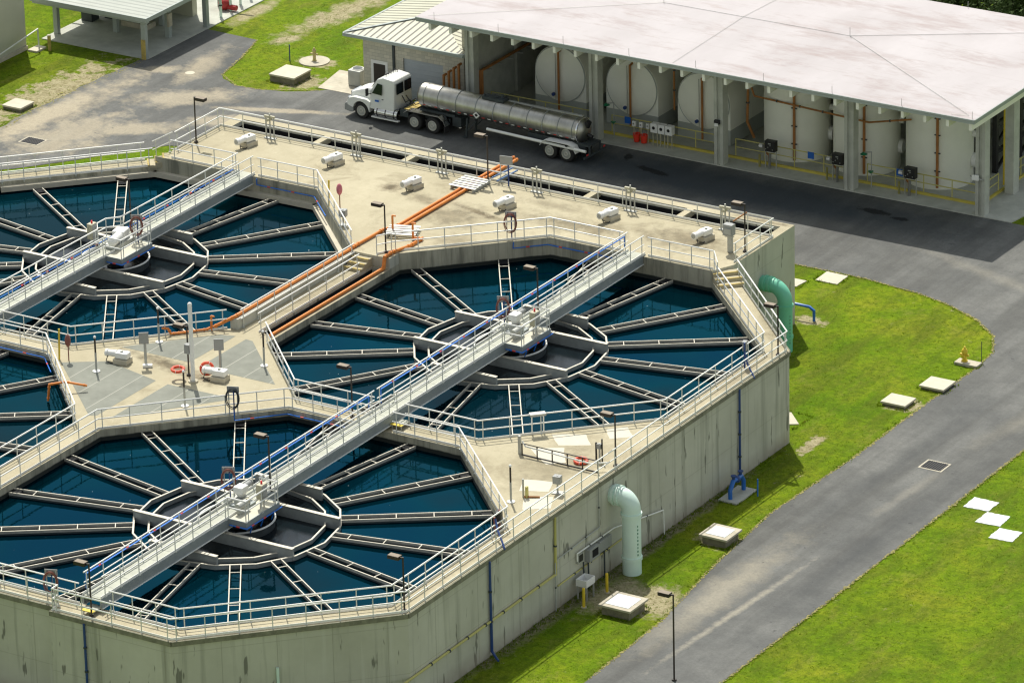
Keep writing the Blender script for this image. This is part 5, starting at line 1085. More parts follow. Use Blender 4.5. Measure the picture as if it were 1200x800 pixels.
for x, lab in ((-16.4, 'left of the three small white boxes beside the blue sign'), (-15.92, 'middle of the three small white boxes beside the blue sign'), (-15.45, 'right of the three small white boxes, above the red buckets')):
    t = thing('switch_box', lab, 'switch box', (x, 39.9, G + .07), 0, 'small white switch boxes'); MB().box(x - .11, x + .11, 39.82, 39.96, G + .98, G + 1.28).build('box', 'white', t, bevel=.015); MB().box(x - .05, x + .05, 39.80, 39.82, G + 1.1, G + 1.2).build('dial', 'screen', t); MB().box(x - .03, x + .03, 39.87, 39.93, G + .07, G + .98).build('post', 'beige', t)
for x, lab in ((-14.85, 'left of the three large white control boxes on posts'), (-14.35, 'middle of the three large white control boxes on posts'), (-13.85, 'right of the three large white control boxes on posts')):
    t = thing('control_box', lab, 'control box', (x, 39.75, G + .07), 0, 'large white control boxes on posts'); MB().box(x - .22, x + .22, 39.5, 39.9, G + .95, G + 1.5).build('box', 'white', t, bevel=.02); b = MB(); b.cyl((x, 39.49, G + 1.25), (x, 39.5, G + 1.25), .1, n=14); b.build('dial', 'dark', t)
    b = MB()
    for k in (-.14, .14): b.bar((x + k, 39.7, G + .07), (x + k, 39.7, G + .95), .05, .05)
    b.build('leg', 'beige', t)
for x, lab in ((-16.15, 'left red bucket hanging below the small white boxes'), (-15.65, 'right red bucket hanging below the small white boxes')):
    t = thing('red_bucket', lab, 'bucket', (x, 39.75, G + .1), 0, 'red buckets'); b = MB(); b.lathe([(.17, 0), (.23, .5), (.21, .5), (.16, .06)], (x, 39.75, G + .12), 18); b.build('pail', flat('red plastic', (.72, .045, .02), .4), t, True); b = MB(); b.torus((x, 39.75, G + .62), .22, .012, 'X', 16, 5); b.build('handle', 'galv', t)
def shower(x, y, lab):
    t = thing('safety_shower', lab, 'shower', (x, y, G + .07), 0, 'safety showers at the curb'); b = MB(); b.tube([(x, y, G + .07), (x, y, G + 2.2), (x - .45, y, G + 2.1)], .035, 8); b.build('pipe', 'galv', t, True)
    b = MB(); b.lathe([(.22, 0), (.06, .12)], (x - .5, y, G + 1.98), 14); b.build('shower_head', 'greenshade', t, True); b = MB(); b.lathe([(.05, 0), (.17, .12), (.15, .12)], (x + .02, y - .12, G + .95), 14); b.build('eye_wash', 'greenshade', t, True)
shower(-.55, 39.85, 'safety shower with green head before the middle upright tank'); shower(-17.75, 39.85, 'safety shower before the middle horizontal tank')
# dark braced frame and yellow ladder at the right end, white box
t = thing('braced_frame', 'black cross braced steel frame behind the last column', 'steel frame', (5.6, 48, G)); b = MB()
for x, y in ((4.6, 45.3), (4.6, 48.3), (4.6, 51.3)): b.bar((x, y, G), (x, y, ZE - .75), .28, .28)
for z in (-3.4, -1.7, .1): b.bar((4.6, 45.3, z), (4.6, 51.3, z), .22, .22)
for y in (45.3, 48.3):
    for z in (-4.6, -3.0, -1.2): b.bar((4.6, y, z), (4.6, y + 3, z + 1.6), .14, .14); b.bar((4.6, y + 3, z), (4.6, y, z + 1.6), .14, .14)
b.build('bracing', 'dark', t)
t = thing('ladder', 'yellow caged ladder at the right end of the shed', 'ladder', (6.1, 44.6, G)); b = MB()
for y in (43.75, 44.2): b.bar((5.95, y, G), (5.95, y, ZE - .4), .07, .09)
b.build('rail', 'yellow', t); b = MB()
for i in range(16): b.cyl((5.95, 43.75, G + .3 + i * .36), (5.95, 44.2, G + .3 + i * .36), .025, n=6)
b.build('rung', 'yellow', t)
t = thing('flood_light', 'pale floodlight fixed to the corner column of the shed', 'lamp', (6.9, 38.75, -1.6)); MB().cbox((6.75, 38.65, -2.35), (.42, .14, .34), .2).build('housing', 'white', t, bevel=.05); b = MB(); b.cyl((6.4, 38.7, -2.3), (7.2, 38.7, -2.45), .04, n=8); b.build('bracket', 'galv', t)
t = thing('wall_lamp', 'black wall lamp on the column before the last horizontal tank', 'lamp', (-10.05, 38.75, -2)); MB().box(-10.25, -9.9, 38.6, 38.79, -2.1, -1.85).build('housing', 'dark', t, bevel=.03); MB().box(-10.2, -9.95, 38.57, 38.6, -2.2, -2.02).build('lens', 'white', t)
# pipe rack along the side wall and vertical brown pipes
t = thing('pipe_rack', 'brown pipe bundle climbing back along the shed side wall', 'pipe rack', (-26.6, 42, -2)); b = MB()
for k in range(3): b.tube([(-26.85 + k * .13, 39.4, G + .1), (-26.85 + k * .13, 39.4, -1.95 + .05 * k), (-26.85 + k * .13, 46.5, -1.9 + .05 * k)], .06, 8)
b.build('pipe', 'rust', t, True); b = MB()
for i in range(6): b.box(-27.09, -26.4, 40.2 + i * 1.15, 40.28 + i * 1.15, -2.08, -1.99)
b.build('bracket', 'galv', t)
t = thing('riser_pipes', 'row of four rust brown riser pipes on the garage wall', 'pipe', (-28.6, 39.2, G)); 
for i in range(4): b = MB(); x = -29.2 + i * .36; h = -2.55 + i * .28; b.tube([(x, 39.2, G + .05), (x, 39.2, h), (x + .05, 39.42, h + .05)], .075, 8); b.build('riser', 'rust', t, True)

# ------------------------------------------------------------------ garage beside the shed
gar = thing('garage', 'grey block garage with a ribbed metal roof and a grey roller door', 'garage', (-31.5, 46, G))
gx0, gx1, gy0, gy1, ze = -35.2, -28.0, 39.6, 54, -1.1
ww = MB(); ww.box(gx0, -32.35, gy0, gy0 + .3, G, ze); ww.box(-29.5, gx1, gy0, gy0 + .3, G, ze); ww.box(-32.35, -29.5, gy0, gy0 + .3, -2.1, ze); ww.box(gx0, gx0 + .3, gy0 + .3, gy1, G, ze); ww.box(gx1 - .3, gx1, gy0 + .3, gy1, G, ZE - .4); ww.build('wall', 'block', gar)
MB().box(-32.35, -29.5, gy0 + .12, gy0 + .16, G, -2.1).build('roller_door', mat_ribbed('roller door slats', (0.40, 0.44, 0.47), 2, .3, (0.36, .40, .43)), gar)
d_ = MB().box(-34.65, -33.45, gy0 - .04, gy0 + .1, G + .1, -2.55).build('door_frame', 'white', gar); MB().box(-34.45, -33.62, gy0 - .06, gy0 - .042, G + .12, -2.75).build('door', 'bronze', gar)
b = MB(); b.box(-33.05, -32.9, gy0 - .1, gy0 - .01, G, ze - .1); b.build('down_spout', 'darksteel', gar)
rx0, rx1, ry0, ry1, rm, rr = -36.1, -27.6, 38.95, 55, -31.85, -.3
b = MB(); b.add([(rx0, ry0, ze + .2), (rx1, ry0, ze + .2), (rm, ry0 + 4.25, rr + .0)], [(0, 1, 2)], 1); b.add([(rx0, ry0, ze + .2), (rm, ry0 + 4.25, rr), (rm, ry1, rr), (rx0, ry1, ze + .2)], [(0, 1, 2, 3)], 0); b.add([(rx1, ry0, ze + .2), (rx1, ry1, ze + .2), (rm, ry1, rr), (rm, ry0 + 4.25, rr)], [(0, 1, 2, 3)], 0)
rfo = b.build('roof', ['metalroof', 'metalroof2'], gar)
b = MB(); b.bar((rx0 - .05, ry0 - .05, ze + .12), (rx1, ry0 - .05, ze + .12), .14, .2); b.bar((rx0 - .05, ry0, ze + .12), (rx0 - .05, ry1, ze + .12), .14, .2); b.bar((rx1, ry0, ze + .12), (rx1, ry0 + 3, ze + .12), .14, .2); b.build('gutter', 'fascia', gar); b = MB(); b.bar((rx0, ry0, ze + .24), (rm, ry0 + 4.25, rr + .04), .16, .05); b.build('hip_cap', 'girder', rfo)
t = thing('air_conditioner', 'round topped grey air conditioner beside the garage', 'air conditioner', (-36.1, 40.3, G)); b = MB(); b.box(-36.6, -35.7, 39.9, 40.8, G + .04, G + 1.05); b.build('case', 'galv', t, bevel=.06); b = MB(); b.torus((-36.15, 40.35, G + 1.07), .34, .03, n=24, k=6); b.build('fan_guard', 'alum', t, True); b = MB(); b.cyl((-36.15, 40.35, G + 1.055), (-36.15, 40.35, G + 1.075), .3, n=20); b.build('fan', 'darksteel', t)

# ------------------------------------------------------------------ the truck
A0 = R(-1.6)
tx = Matrix.Translation((-32.65, 36.45, G + .03)) @ Matrix.Rotation(A0, 4, 'Z')
def TP(x, y, z): return tx @ Vector((x, y, z))
class TB(MB):
    def build(s, *a, **k):
        s.v = [tx @ v for v in s.v]; return MB.build(s, *a, **k)
def wheel(parent, x, y, dual=False):
    r, w = .5, (.52 if dual else .28); sgn = -1 if y < 0 else 1
    b = TB(); n = 26; yo = y; yi = y - sgn * w
    b.lathe([(.30, min(yo, yi)), (.45, min(yo, yi)), (r, min(yo, yi) + .05), (r, max(yo, yi) - .05), (.45, max(yo, yi)), (.30, max(yo, yi))], (x, 0, r), n, axis='Y'); o = b.build('wheel', 'rubber', parent, smooth=True)
    b = TB(); b.torus((x, yo + sgn * .002, r), .285, .03, 'Y', 24, 6); b.torus((x, yo + sgn * .0, r), .1, .04, 'Y', 16, 6); b.build('rim_ring', 'hub', o, smooth=True)
    b = TB(); yy = yo + sgn * .006; b.lathe([(.30, 0), (.285, -.03), (.2, -.16), (.15, -.16), (.14, -.04), (.09, .0), (.02, .01)] if sgn > 0 else [(.30, 0), (.285, .03), (.2, .16), (.15, .16), (.14, .04), (.09, .0), (.02, -.01)], (x, yy, r), 22, axis='Y'); b.build('rim', 'galv', o, smooth=True)
trac = thing('semi_truck', 'white day cab semi truck parked in front of the garage', 'truck', tuple(TP(0, 0, 0)), A0)
for s in (-1, 1): wheel(trac, 0, s * 1.02)
for x in (3.85, 5.15):
    for s in (-1, 1): wheel(trac, x, s * 1.05, True)
def side_profile(pts, y0, y1):
    b = TB(); k = len(pts); b.add([(x, y, z) for y in (y0, y1) for x, z in pts], [(i, (i + 1) % k, k + (i + 1) % k, k + i) for i in range(k)] + [tuple(reversed(range(k))), tuple(range(k, 2 * k))]); return b
# cab: tapered body
def taper_profile(pts, hw, hw_top, ztop, zbot):
    b = TB(); k = len(pts); W_ = lambda z: hw + (hw_top - hw) * max(0, min(1, (z - zbot) / (ztop - zbot)))
    b.add([(x, s * W_(z), z) for s in (-1, 1) for x, z in pts], [(i, (i + 1) % k, k + (i + 1) % k, k + i) for i in range(k)] + [tuple(reversed(range(k))), tuple(range(k, 2 * k))]); return b
cab = taper_profile([(.62, .75), (2.35, .75), (2.38, 2.55), (2.3, 2.72), (1.55, 2.80), (1.15, 2.66), (.72, 1.98), (.62, 1.9)], 1.0, .86, 2.8, 1.7).build('cab', 'truckwhite', trac, bevel=.06)
taper_profile([(-.95, .95), (.62, .95), (.62, 1.92), (.2, 1.86), (-.55, 1.62), (-.92, 1.45)], .78, .66, 1.9, 1.0).build('hood', 'truckwhite', trac, bevel=.09)
for s in (-1, 1):
    b = TB(); pts = [(-.95, .75), (-.58, .62)] + [(.58 * math.cos(R(a)), .5 + .6 * math.sin(R(a))) for a in range(165, 10, -15)] + [(.62, .5), (.68, 1.18), (.4, 1.3), (-.5, 1.32), (-.85, 1.2), (-1.0, .95)]
    k = len(pts); y0, y1 = (s * .70, s * 1.08); b.add([(x, y, z) for y in (y0, y1) for x, z in pts], [(i, (i + 1) % k, k + (i + 1) % k, k + i) for i in range(k)] + [tuple(range(k)), tuple(reversed(range(k, 2 * k)))]); b.build('fender', 'truckwhite', trac, bevel=.03)
    TB().cbox((-.93, s * .84, 1.12), (.1, .28, .18)).build('headlight', 'chrome', trac)
side_profile([(-1.22, .38), (-.8, .3), (-.55, .35), (-.6, .72), (-1.0, .9), (-1.2, .8)], -1.05, 1.05).build('bumper', 'screen', trac, bevel=.05)
TB().box(-1.06, -.98, -.5, .5, .92, 1.42).build('grille', 'chrome', trac)
for s in (-1, 1):
    b = TB(); Wz = lambda z: (1.0 + (.86 - 1.0) * max(0, min(1, (z - 1.7) / 1.1))) * s + s * .065
    q = [(.85, 1.78), (1.55, 1.74), (1.55, 2.38), (1.2, 2.42)]; b.add([(x, Wz(z), z) for x, z in q] + [(x, Wz(z) - s * .02, z) for x, z in q], [(0, 1, 2, 3), (4, 7, 6, 5)] + [(i, (i + 1) % 4, 4 + (i + 1) % 4, 4 + i) for i in range(4)]); b.build('side_window', 'glass', trac)
    b = TB(); b.cbox((.6, s * 1.22, 1.85), (.1, .18, .45)); b.bar((.75, s * 1.0, 1.7), (.6, s * 1.22, 1.75), .04, .04); b.build('mirror', 'dark', trac)
    b = TB(); b.cyl((1.0, s * .82, .62), (2.6, s * .82, .62), .29, n=20); t_ = b.build('fuel_tank', 'chrome', trac, smooth=True)
    b = TB()
    for x in (1.15, 1.75, 2.35): b.cyl((x, s * .82, .62), (x + .06, s * .82, .62), .3, n=20)
    b.build('tank_strap', 'dark', t_); TB().box(.75, 2.7, s * .98 - .1, s * .98 + .1, .26, .33).build('side_step', 'alum', trac)
    TB().cbox((1.62, s * 1.075, 1.5), (.12, .02, .04)).build('door_handle', 'dark', trac); TB().cbox((1.2, s * 1.075, 1.35), (.28, .012, .12)).build('door_emblem', 'valveblue', trac)
b = TB(); b.add([(.66, -.84, 2.0), (.66, .84, 2.0), (1.1, .74, 2.62), (1.1, -.74, 2.62)], [(0, 1, 2, 3)]); b.v = [v + Vector((-.03, 0, .03)) for v in b.v]; b.build('windshield', 'glass', trac)
for y in (-.42, .42): TB().box(2.44, 2.46, y - .34, y + .34, 1.85, 2.5).build('rear_window', 'glass', trac)
b = TB()
for i in range(5): b.cbox((1.5, -.5 + i * .25, 2.88), (.14, .07, .06))
b.cyl((1.8, .3, 2.84), (1.8, .3, 3.0), .02, n=6); b.build('marker_light', 'dark', trac)
fr_ = TB(); fr_.box(.5, 6.0, -.45, -.33, .62, .88); fr_.box(.5, 6.0, .33, .45, .62, .88); fr_.box(2.7, 3.3, -.85, .85, .62, 1.02); fr_.box(2.6, 4.0, -.4, .4, .88, .98); fr_.build('chassis', 'darksteel', trac)
TB().box(2.9, 3.5, -.7, .7, 1.03, 1.07).build('deck_plate', 'stepyellow', trac)
b = TB(); b.tube([(2.5, -.3, 1.7), (2.75, -.3, 1.3), (3.0, -.2, 1.5), (3.4, -.2, 1.25), (4.0, 0, 1.5)], .03, 6); b.tube([(2.5, .1, 1.6), (2.8, .15, 1.2), (3.2, .1, 1.5), (4.0, .1, 1.4)], .03, 6); b.build('air_line', 'dark', trac)
b = TB(); b.cyl((4.5, 0, 1.02), (4.5, 0, 1.12), .48, n=20); b.build('fifth_wheel', 'darksteel', trac)
for s in (-1, 1):
    b = TB(); pts = [(3.1, .95), (3.35, 1.12), (5.6, 1.12), (5.95, .9), (6.1, .6)]; y0, y1 = s * .52, s * 1.08
    for p, q in zip(pts[:-1], pts[1:]): b.add([(p[0], y0, p[1]), (q[0], y0, q[1]), (q[0], y1, q[1]), (p[0], y1, p[1]), (p[0], y0, p[1] + .03), (q[0], y0, q[1] + .03), (q[0], y1, q[1] + .03), (p[0], y1, p[1] + .03)], [(0, 1, 2, 3), (7, 6, 5, 4), (0, 4, 5, 1), (2, 6, 7, 3), (1, 5, 6, 2), (0, 3, 7, 4)])
    b.build('wheel_guard', 'chrome', trac); TB().box(5.98, 6.03, s * .55, s * 1.05, .15, .62).build('mud_flap', 'rubber', trac)
# tank trailer
tr_ = thing('tank_trailer', 'polished steel tank trailer with warning placard, coupled to the white truck', 'tank trailer', tuple(TP(13.5, 0, 0)), A0)
x0, x1, zt, rt = 3.95, 15.15, 1.95, .72
ends = lambda: [(.03, -.30), (.35, -.27), (.58, -.17), (rt, 0)]
def taxis(x): return zt - .02 * (x - x0)
b = TB(); prof = [(r, x0 + h) for r, h in ends()] + [(rt, x1)] + [(r, x1 - h) for r, h in reversed(ends()[:-1])]; b.lathe([(r, h) for r, h in prof], (0, 0, 0), 40, axis='X'); b.v = [Vector((v.x, v.y, v.z + taxis(v.x))) for v in b.v]; b.build('tank_shell', 'tankmetal', tr_, smooth=True)
for x in (4.3, 5.3, 6.6, 8.0, 9.25, 10.4, 11.6, 12.7, 13.75, 14.75):
    b = TB(); b.torus((x, 0, taxis(x)), rt + .01, .022, 'X', 40, 6); b.build('tank_band', 'steel', tr_, smooth=True)
b = TB(); b.torus((x1 - .05, 0, taxis(x1)), rt + .03, .06, 'X', 40, 8); b.build('rear_rim', 'chrome', tr_, smooth=True)
b = TB()
for i in range(26):
    x = 4.2 + i * .42; a = R(-30); b.add([(x, -(rt + .006) * math.cos(a) , taxis(x) + (rt + .006) * math.sin(a) - d) for x, d in ((x, 0), (x + .21, 0), (x + .21, .05), (x, .05))], [(0, 1, 2, 3)], i % 2)
b.build('reflective_tape', ['red', 'white'], tr_)
b = TB(); b.cyl((8.9, 0, taxis(9) + rt - .05), (8.9, 0, taxis(9) + rt + .16), .28, n=20); b.cbox((9.0, 0, taxis(9) + rt + .04), (1.5, .62, .14)); b.cyl((9.45, .1, taxis(9) + rt), (9.45, .1, taxis(9) + rt + .3), .09, n=12); b.cyl((8.3, -.1, taxis(9) + rt), (8.3, -.1, taxis(9) + rt + .22), .07, n=12); b.build('manhole_box', 'darksteel', tr_, smooth=True)
TB().box(9.8, 15.0, .12, .3, taxis(12) + rt - .01, taxis(12) + rt + .05).build('roof_walkway', 'galv', tr_)
b = TB(); q = [(7.85, .0), (8.1, .22), (8.35, .0), (8.1, -.22)]; b.add([(x, -(rt + .03), taxis(8) - .25 + z) for x, z in q], [(0, 1, 2, 3)]); b.add([(x, -(rt + .015), taxis(8) - .25 + z) for x, z in q], [(3, 2, 1, 0)]); b.build('placard', 'white', tr_); b = TB(); b.add([(8.1 + (x - 8.1) * .5, -(rt + .034), taxis(8) - .25 + z * .5) for x, z in q], [(0, 1, 2, 3)]); b.build('placard_mark', 'dark', tr_)
TB().box(3.9, 6.4, -.5, .5, 1.05, 1.22).build('kingpin_plate', 'darksteel', tr_); TB().box(11.6, 15.6, -.55, -.4, .8, 1.15).build('subframe', 'darksteel', tr_); TB().box(11.6, 15.6, .4, .55, .8, 1.15).build('subframe', 'darksteel', tr_); TB().box(6.2, 6.8, -.45, .45, .5, 1.1).build('tool_box', 'darksteel', tr_)
b = TB(); b.tube([(9.0, -.98, 1.0), (15.9, -.98, .86)], .09, 12); b.build('hose_tube', 'alum', tr_, smooth=True)
for s in (-1, 1): b = TB(); b.bar((7.3, s * .5, 1.2), (7.2, s * .5, .05), .1, .1); b.bar((7.2, s * .5, .06), (7.2, s * .75, .06), .25, .05); b.bar((7.9, s * .5, 1.1), (7.25, s * .5, .4), .06, .06); b.build('landing_leg', 'darksteel', tr_)
for x in (13.42, 14.58):
    for s in (-1, 1): wheel(tr_, x, s * 1.05 - .0, True)
for s in (-1, 1):
    b = TB(); pts = [(12.75, .72), (12.95, 1.0), (13.2, 1.1), (14.7, 1.1), (15.05, .98), (15.25, .62)]; y0, y1 = s * .5, s * 1.1
    for p, q in zip(pts[:-1], pts[1:]): b.add([(p[0], y0, p[1]), (q[0], y0, q[1]), (q[0], y1, q[1]), (p[0], y1, p[1]), (p[0], y0, p[1] + .03), (q[0], y0, q[1] + .03), (q[0], y1, q[1] + .03), (p[0], y1, p[1] + .03)], [(0, 1, 2, 3), (7, 6, 5, 4), (0, 4, 5, 1), (2, 6, 7, 3), (1, 5, 6, 2), (0, 3, 7, 4)])
    b.build('wheel_guard', 'alum', tr_)
b = TB(); b.box(15.85, 15.95, -1.15, 1.15, .42, .54); b.box(15.85, 15.95, -.6, -.5, .5, 1.1); b.box(15.85, 15.95, .5, .6, .5, 1.1); b.box(15.3, 15.9, -.6, .6, 1.0, 1.1); b.build('rear_bumper', 'darksteel', tr_); b = TB()
for s in (-1, 1): b.box(15.96, 15.98, s * .9 - .1, s * .9 + .1, .6, .7)
b.build('tail_light', 'red', tr_)
b = TB(); b.cyl((15.4, 0, 2.0), (15.55, 0, 2.35), .16, n=12); b.cyl((15.45, 0, taxis(15) - .2), (15.75, 0, taxis(15) - .3), .12, n=12); b.build('rear_valve', 'dark', tr_, smooth=True)

# ------------------------------------------------------------------ upper left: building, canopy
bl = thing('site_building', 'off white building at the top left corner with a stair rail', 'building', (-60, 31, G)); MB().box(-66, -57.9, 24, 36.0, G, 1.2).build('wall', 'siding', bl); MB().box(-66.2, -57.7, 23.8, 36.2, 1.2, 1.45).build('roof', 'canopyroof', bl)
MB().box(-57.88, -57.8, 24, 36.02, G, G + .25).build('plinth', 'conc', bl)
t = thing('stair_rail', 'sloping grey stair rail at the off white building', 'handrail', (-57.2, 34, G)); b = MB(); b.tube([(-57.2, 29, G + .5), (-57.2, 36.3, G + 1.35), (-57.2, 36.35, G)], .045, 6); b.build('top_rail', 'post', t); MB().box(-57.6, -56.9, 35.7, 36.7, G, G + .12).build('landing', 'conc_white', t)
can = thing('canopy', 'steel canopy with ribbed pale roof over a concrete slab', 'canopy', (-54, 42, G)); MB().box(-58.2, -50.1, 37.95, 52, G, G + .06).build('slab', 'conc_grey', can)
b = MB(); zc = -2.0; b.box(-58.6, -49.95, 37.7, 46.5, zc + .0, zc + .1); ro_ = b.build('roof', 'canopyroof', can); b = MB(); b.box(-58.7, -49.85, 37.62, 37.7, zc - .16, zc + .1); b.box(-49.95, -49.85, 37.7, 46.5, zc - .16, zc + .1); b.box(-58.6, -49.96, 37.72, 38.1, zc - .3, zc - .01); b.build('eave_beam', 'fascia', can)
b = MB(); b.box(-54.2, -51.6, 41.2, 43.0, zc + .101, zc + .12); b.build('skylight', 'dark', ro_); b = MB()
for i in range(5): b.box(-54.2 + i * .55, -54.1 + i * .55, 41.2, 43.0, zc + .121, zc + .15)
b.build('skylight_bar', 'alum', ro_)
for x, y in ((-50.3, 38.0), (-51.3, 41.9), (-50.4, 44.7), (-57.9, 39.2), (-54.8, 41.2), (-53.0, 43.6)): b = MB(); b.cbox((x, y, (G + zc) / 2), (.3, .3, zc - G)); b.build('column', 'fascia', can)
MB().cbox((-50.3, 37.84, G + .65), (.34, .02, 1.3)).build('guard', 'stepyellow', can); MB().cbox((-50.95, 41.6, G + 1.35), (.12, .4, .85)).build('panel', 'conc', can)
pb = thing('pump_house', 'beige walled pump house behind the canopy', 'building', (-58, 47, G)); MB().box(-64, -52.2, 45.8, 46.3, G, -.5).build('wall', 'siding', pb)
for i, (x, y) in enumerate(((-57.6, 42.3), (-56.6, 43.4))):
    t = thing('blue_drum', ('blue drum under the left part of the canopy, nearer one', 'blue drum under the left part of the canopy, farther one')[i], 'drum', (x, y, G + .06), 0, 'blue drums'); b = MB(); b.lathe([(.3, 0), (.32, .1), (.32, .85), (.3, .92), (.05, .93)], (x, y, G + .9), 18); b.build('barrel', 'valveblue', t, True); b = MB(); b.box(x - .4, x + .4, y - .4, y + .4, G + .06, G + .9); b.build('stand', 'darksteel', t)
t = thing('pump_skid', 'dark green pump and motor on a block under the canopy', 'pump', (-54.0, 43.0, G + .06)); MB().box(-55.2, -53.2, 42.3, 43.2, G + .06, G + .4).build('block', 'conc', t); b = MB(); b.cyl((-55.0, 42.75, G + .75), (-53.4, 42.75, G + .75), .34, n=18); b.build('motor', worn('dark green paint', (.01, .08, .06)), t, True); b = MB(); b.cyl((-55.2, 42.75, G + .4), (-55.2, 42.75, G + 1.8), .16, n=12); b.build('riser', 'darksteel', t, True)
wall_pipe('header_pipe', 'pale green header pipe under the left of the canopy', [(-58.6, 41.6, G + .95), (-53.6, 42.0, G + .95)], .09, 'pipegreen')
t = thing('red_pump', 'small red pump among pipes right of the canopy', 'pump', (-51.2, 48.0, G)); b = MB(); b.sphere((-51.2, 47.9, G + .45), .4, 14, 9); b.cyl((-51.2, 47.9, G + .3), (-50.3, 47.9, G + .3), .18, n=12); b.build('volute', flat('red pump', (.42, .03, .03)), t, True); b = MB(); b.cyl((-51.9, 48.3, G), (-51.9, 48.3, G + 1.6), .12, n=12); b.cyl((-51.9, 48.3, G + 1.5), (-49.6, 48.6, G + 1.5), .1, n=12); b.build('pipe', 'galv', t, True)
for i in range(4):
    wall_pipe('standpipe', ('grey standpipe right of the canopy, first from the canopy', 'grey standpipe right of the canopy, second from the canopy', 'grey standpipe right of the canopy, third from the canopy', 'grey standpipe at the top edge, farthest from the canopy')[i], [(-50.6 - i * .15, 46.6 + i * 1.3, G), (-50.6 - i * .15, 46.6 + i * 1.3, G + 1.7 - .2 * (i % 2))], .09, 'pipegreen')
t = thing('bollard', 'cream bollard in the grass left of the canopy', 'bollard', (-56.5, 36.5, G)); b = MB(); b.cyl((-56.5, 36.5, G), (-56.5, 36.5, G + .98), .11, n=12); b.build('tube', 'stepyellow', t, True); b = MB(); b.sphere((-56.5, 36.5, G + .98), .13, 12, 6, 0, (1, 1, .5)); b.build('cap', 'conc_white', t, True)

# ------------------------------------------------------------------ trees behind the shed (top right corner)
def tree(x, y, h, r, lab):
    t = thing('broadleaf_tree', lab, 'tree', (x, y, G), 0, 'dark trees behind the shed'); b = MB(); b.cyl((x, y, G), (x, y, G + h * .6), .26, .12, 8)
    for a in range(4): b.cyl((x, y, G + h * .35 + a * .5), (x + r * .6 * math.cos(a * 1.7), y + r * .6 * math.sin(a * 1.7), G + h * .62 + a * .3), .1, .04, 6)
    b.build('trunk', 'bark', t); c = MB()
    cl = [(Vector((random.gauss(0, .5), random.gauss(0, .5), random.gauss(0, .38))) * r) for _ in range(26)]
    for i in range(5200):
        q = random.choice(cl) + Vector((random.gauss(0, 1), random.gauss(0, 1), random.gauss(0, .8))) * r * .17; p = Vector((x, y, G + h * .68)) + q
        s = random.uniform(.10, .2); u = Vector((random.gauss(0, 1), random.gauss(0, 1), random.gauss(0, 1))).normalized(); v = u.orthogonal().normalized(); w = u.cross(v)
        c.add([p - v * s, p - w * s * .5, p + v * s, p + w * s * .5], [(0, 1, 2, 3)])
    c.build('crown', 'leaf', t)
for i, (x, y, h, r, lab) in enumerate(((-6.5, 60.0, 6.2, 2.8, 'dark tree behind the shed roof, farthest left of the row'), (-2.6, 60.5, 6.4, 2.9, 'dark tree behind the shed roof, second from the left'), (1.3, 60.0, 6.0, 2.8, 'dark tree behind the shed roof, second from the right edge'), (5.0, 60.5, 6.2, 2.9, 'dark tree behind the shed roof at the right edge'), (-4.5, 64.5, 6.8, 3.0, 'dark tree in the back row behind the left pair'), (-.2, 65, 6.8, 3.0, 'dark tree in the back row behind the middle'), (4.0, 65, 6.8, 3.0, 'dark tree in the back row behind the right pair'))): tree(x, y, h, r, lab)

# ------------------------------------------------------------------ longer grass: tufts over the lawns, thicker along walls, boxes and edges
def inside(p, poly):
    r = False; n = len(poly); x, y = p
    for i in range(n):
        (x0, y0), (x1, y1) = poly[i - 1], poly[i]
        if (y0 > y) != (y1 > y) and x < (x1 - x0) * (y - y0) / (y1 - y0) + x0: r = not r
    return r
keep_out = [(14.8, 16.5, 12.1, 13.6), (15.6, 17.3, 15, 16.6), (15.2, 17.1, -16.8, -14.9), (15.3, 17, -7.4, -5.7), (13.6, 14.8, -2.5, -.35), (15.7, 17.15, 18.9, 19.65), (24.6, 26.1, 2.8, 4.3), (26, 27.5, 1.5, 3), (27.4, 28.8, .1, 1.6), (3.4, 5, 25.8, 27.3), (1.9, 3.3, 24.3, 25.6), (10.5, 12.6, 7.3, 9.2), (13.7, 14.8, -12.4, -11.3), (-41.4, -39.4, 38.2, 40.3), (-52.8, -51.2, 26.4, 28), (-58.3, -50, 37.6, 60), (-41.9, -39.8, 41.6, 43.6), (-38.7, -27, 38.5, 60), (13.4, 14.2, -16, -14.8)]
low_out = [(x + (.06 if x > 13 else 0), y) for x, y in low[:11]] + [(-38.6, -37)]
def lawn_ok(x, y):
    if inside((x, y), yard): return False
    if x < 13.28 and x + y < 19.1 and y < 14: return False
    if -31 < x < 5.7 and y < 19.95: return False
    if -39 < x < 6 and y < 18 and x - y > -44.8: return False
    return not any(a < x < b and c < y < d for a, b, c, d in keep_out)
vs, fs, nb = [], [], 0
def tuft(x, y, h, n):
    global nb
    for _ in range(n):
        a = random.uniform(0, 6.28); px, py = x + random.gauss(0, .045), y + random.gauss(0, .045); w = random.uniform(.012, .03); hh = h * random.uniform(.6, 1.3); lx, ly = random.gauss(0, .4) * hh, random.gauss(0, .4) * hh
        vs.extend([(px - w * math.cos(a), py - w * math.sin(a), G - .01), (px + w * math.cos(a), py + w * math.sin(a), G - .01), (px + lx, py + ly, G + hh)]); fs.append((nb, nb + 1, nb + 2)); nb += 3
rg = random.Random(5)
regions = [((5, 17.2, 4, 27.5), 5200), ((13.2, 19, -31, 5), 4800), ((24.1, 36, -22, 13), 11000), ((-62, -50, 18, 38), 3600), ((-47, -36, 37, 52), 2600), ((-47, -37, 18, 27), 900)]
for (a, b_, c, d), cnt in regions:
    for _ in range(cnt):
        x, y = rg.uniform(a, b_), rg.uniform(c, d)
        if rg.random() < .6 and lawn_ok(x, y): tuft(x, y, rg.uniform(.02, .055), 3)
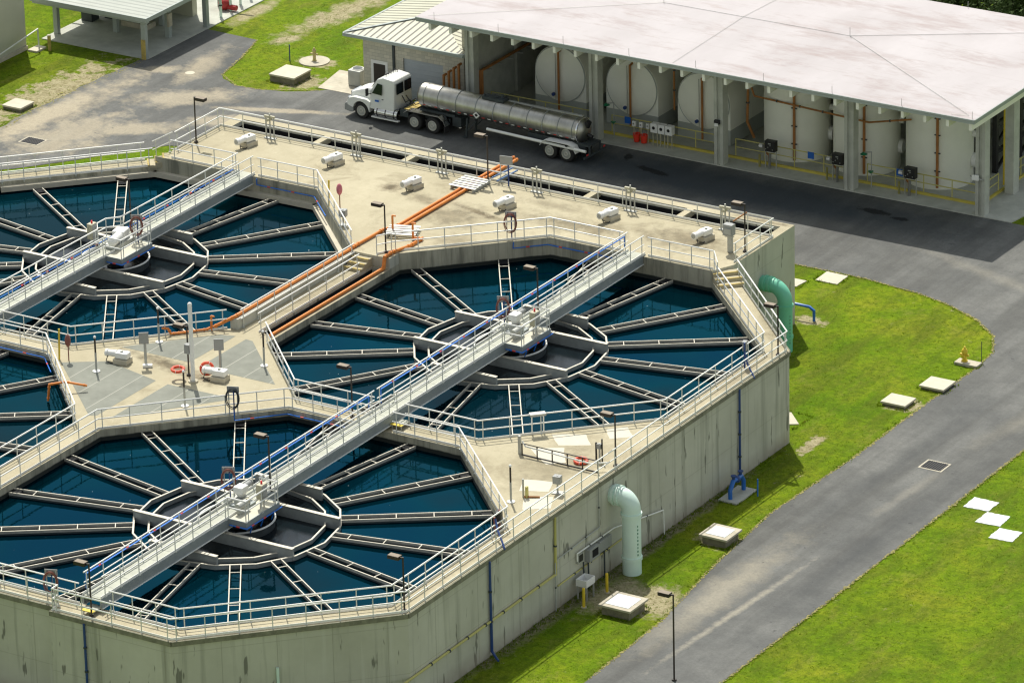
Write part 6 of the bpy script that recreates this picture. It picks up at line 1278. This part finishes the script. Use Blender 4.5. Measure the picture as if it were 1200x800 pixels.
for a, b_, c, d in keep_out[:6] + keep_out[9:12] + keep_out[13:15]:            # long uncut grass round the boxes
    per = 2 * (b_ - a + d - c)
    for _ in range(int(per * 9)):
        t_ = rg.uniform(0, 4); u = rg.random()
        x, y = ((a + (b_ - a) * u, c) if t_ < 1 else (a + (b_ - a) * u, d) if t_ < 2 else (a, c + (d - c) * u) if t_ < 3 else (b_, c + (d - c) * u))
        tuft(x, y, rg.uniform(.07, .17), 4)
for i in range(900):
    y = rg.uniform(-31, 5); tuft(13.26 + abs(rg.gauss(0, .25)), y, rg.uniform(.05, .14), 3)
for i in range(len(inner) - 2):                                                # ragged road margins
    (x0, y0), (x1, y1) = inner[i + 1], inner[i + 2]; L = math.hypot(x1 - x0, y1 - y0)
    for _ in range(int(L * 12)): u = rg.random(); tuft(x0 + (x1 - x0) * u - .08 + rg.gauss(0, .08), y0 + (y1 - y0) * u - .03 + rg.gauss(0, .06), rg.uniform(.04, .1), 3)
for _ in range(500): y = rg.uniform(-22, 12); tuft(24.24 + rg.gauss(.02, .07), y, rg.uniform(.04, .1), 3)
me = bpy.data.meshes.new('long_grass'); me.from_pydata(vs, [], fs); k = NT('grass blades')
cc = k.ramp(k.noise(.9, 6, .75), [(0.35, (0.085, 0.165, 0.006)), (0.52, (0.150, 0.225, 0.010)), (0.68, (0.25, 0.255, 0.04))])
d_ = k.n('ShaderNodeBsdfDiffuse'); t_ = k.n('ShaderNodeBsdfTranslucent'); mx = k.n('ShaderNodeMixShader'); mx.inputs[0].default_value = .5
k.link(cc, d_.inputs[0]); k.link(cc, t_.inputs[0]); k.link(d_.outputs[0], mx.inputs[1]); k.link(t_.outputs[0], mx.inputs[2])
k.t.nodes.remove(k.b); k.link(mx.outputs[0], [x for x in k.t.nodes if x.type == 'OUTPUT_MATERIAL'][0].inputs[0]); me.materials.append(k.m)
o = bpy.data.objects.new('long_grass', me); COL.objects.link(o); tag(o, 'tufts of longer green grass over the lawns and round the concrete boxes', 'grass', kind='stuff')
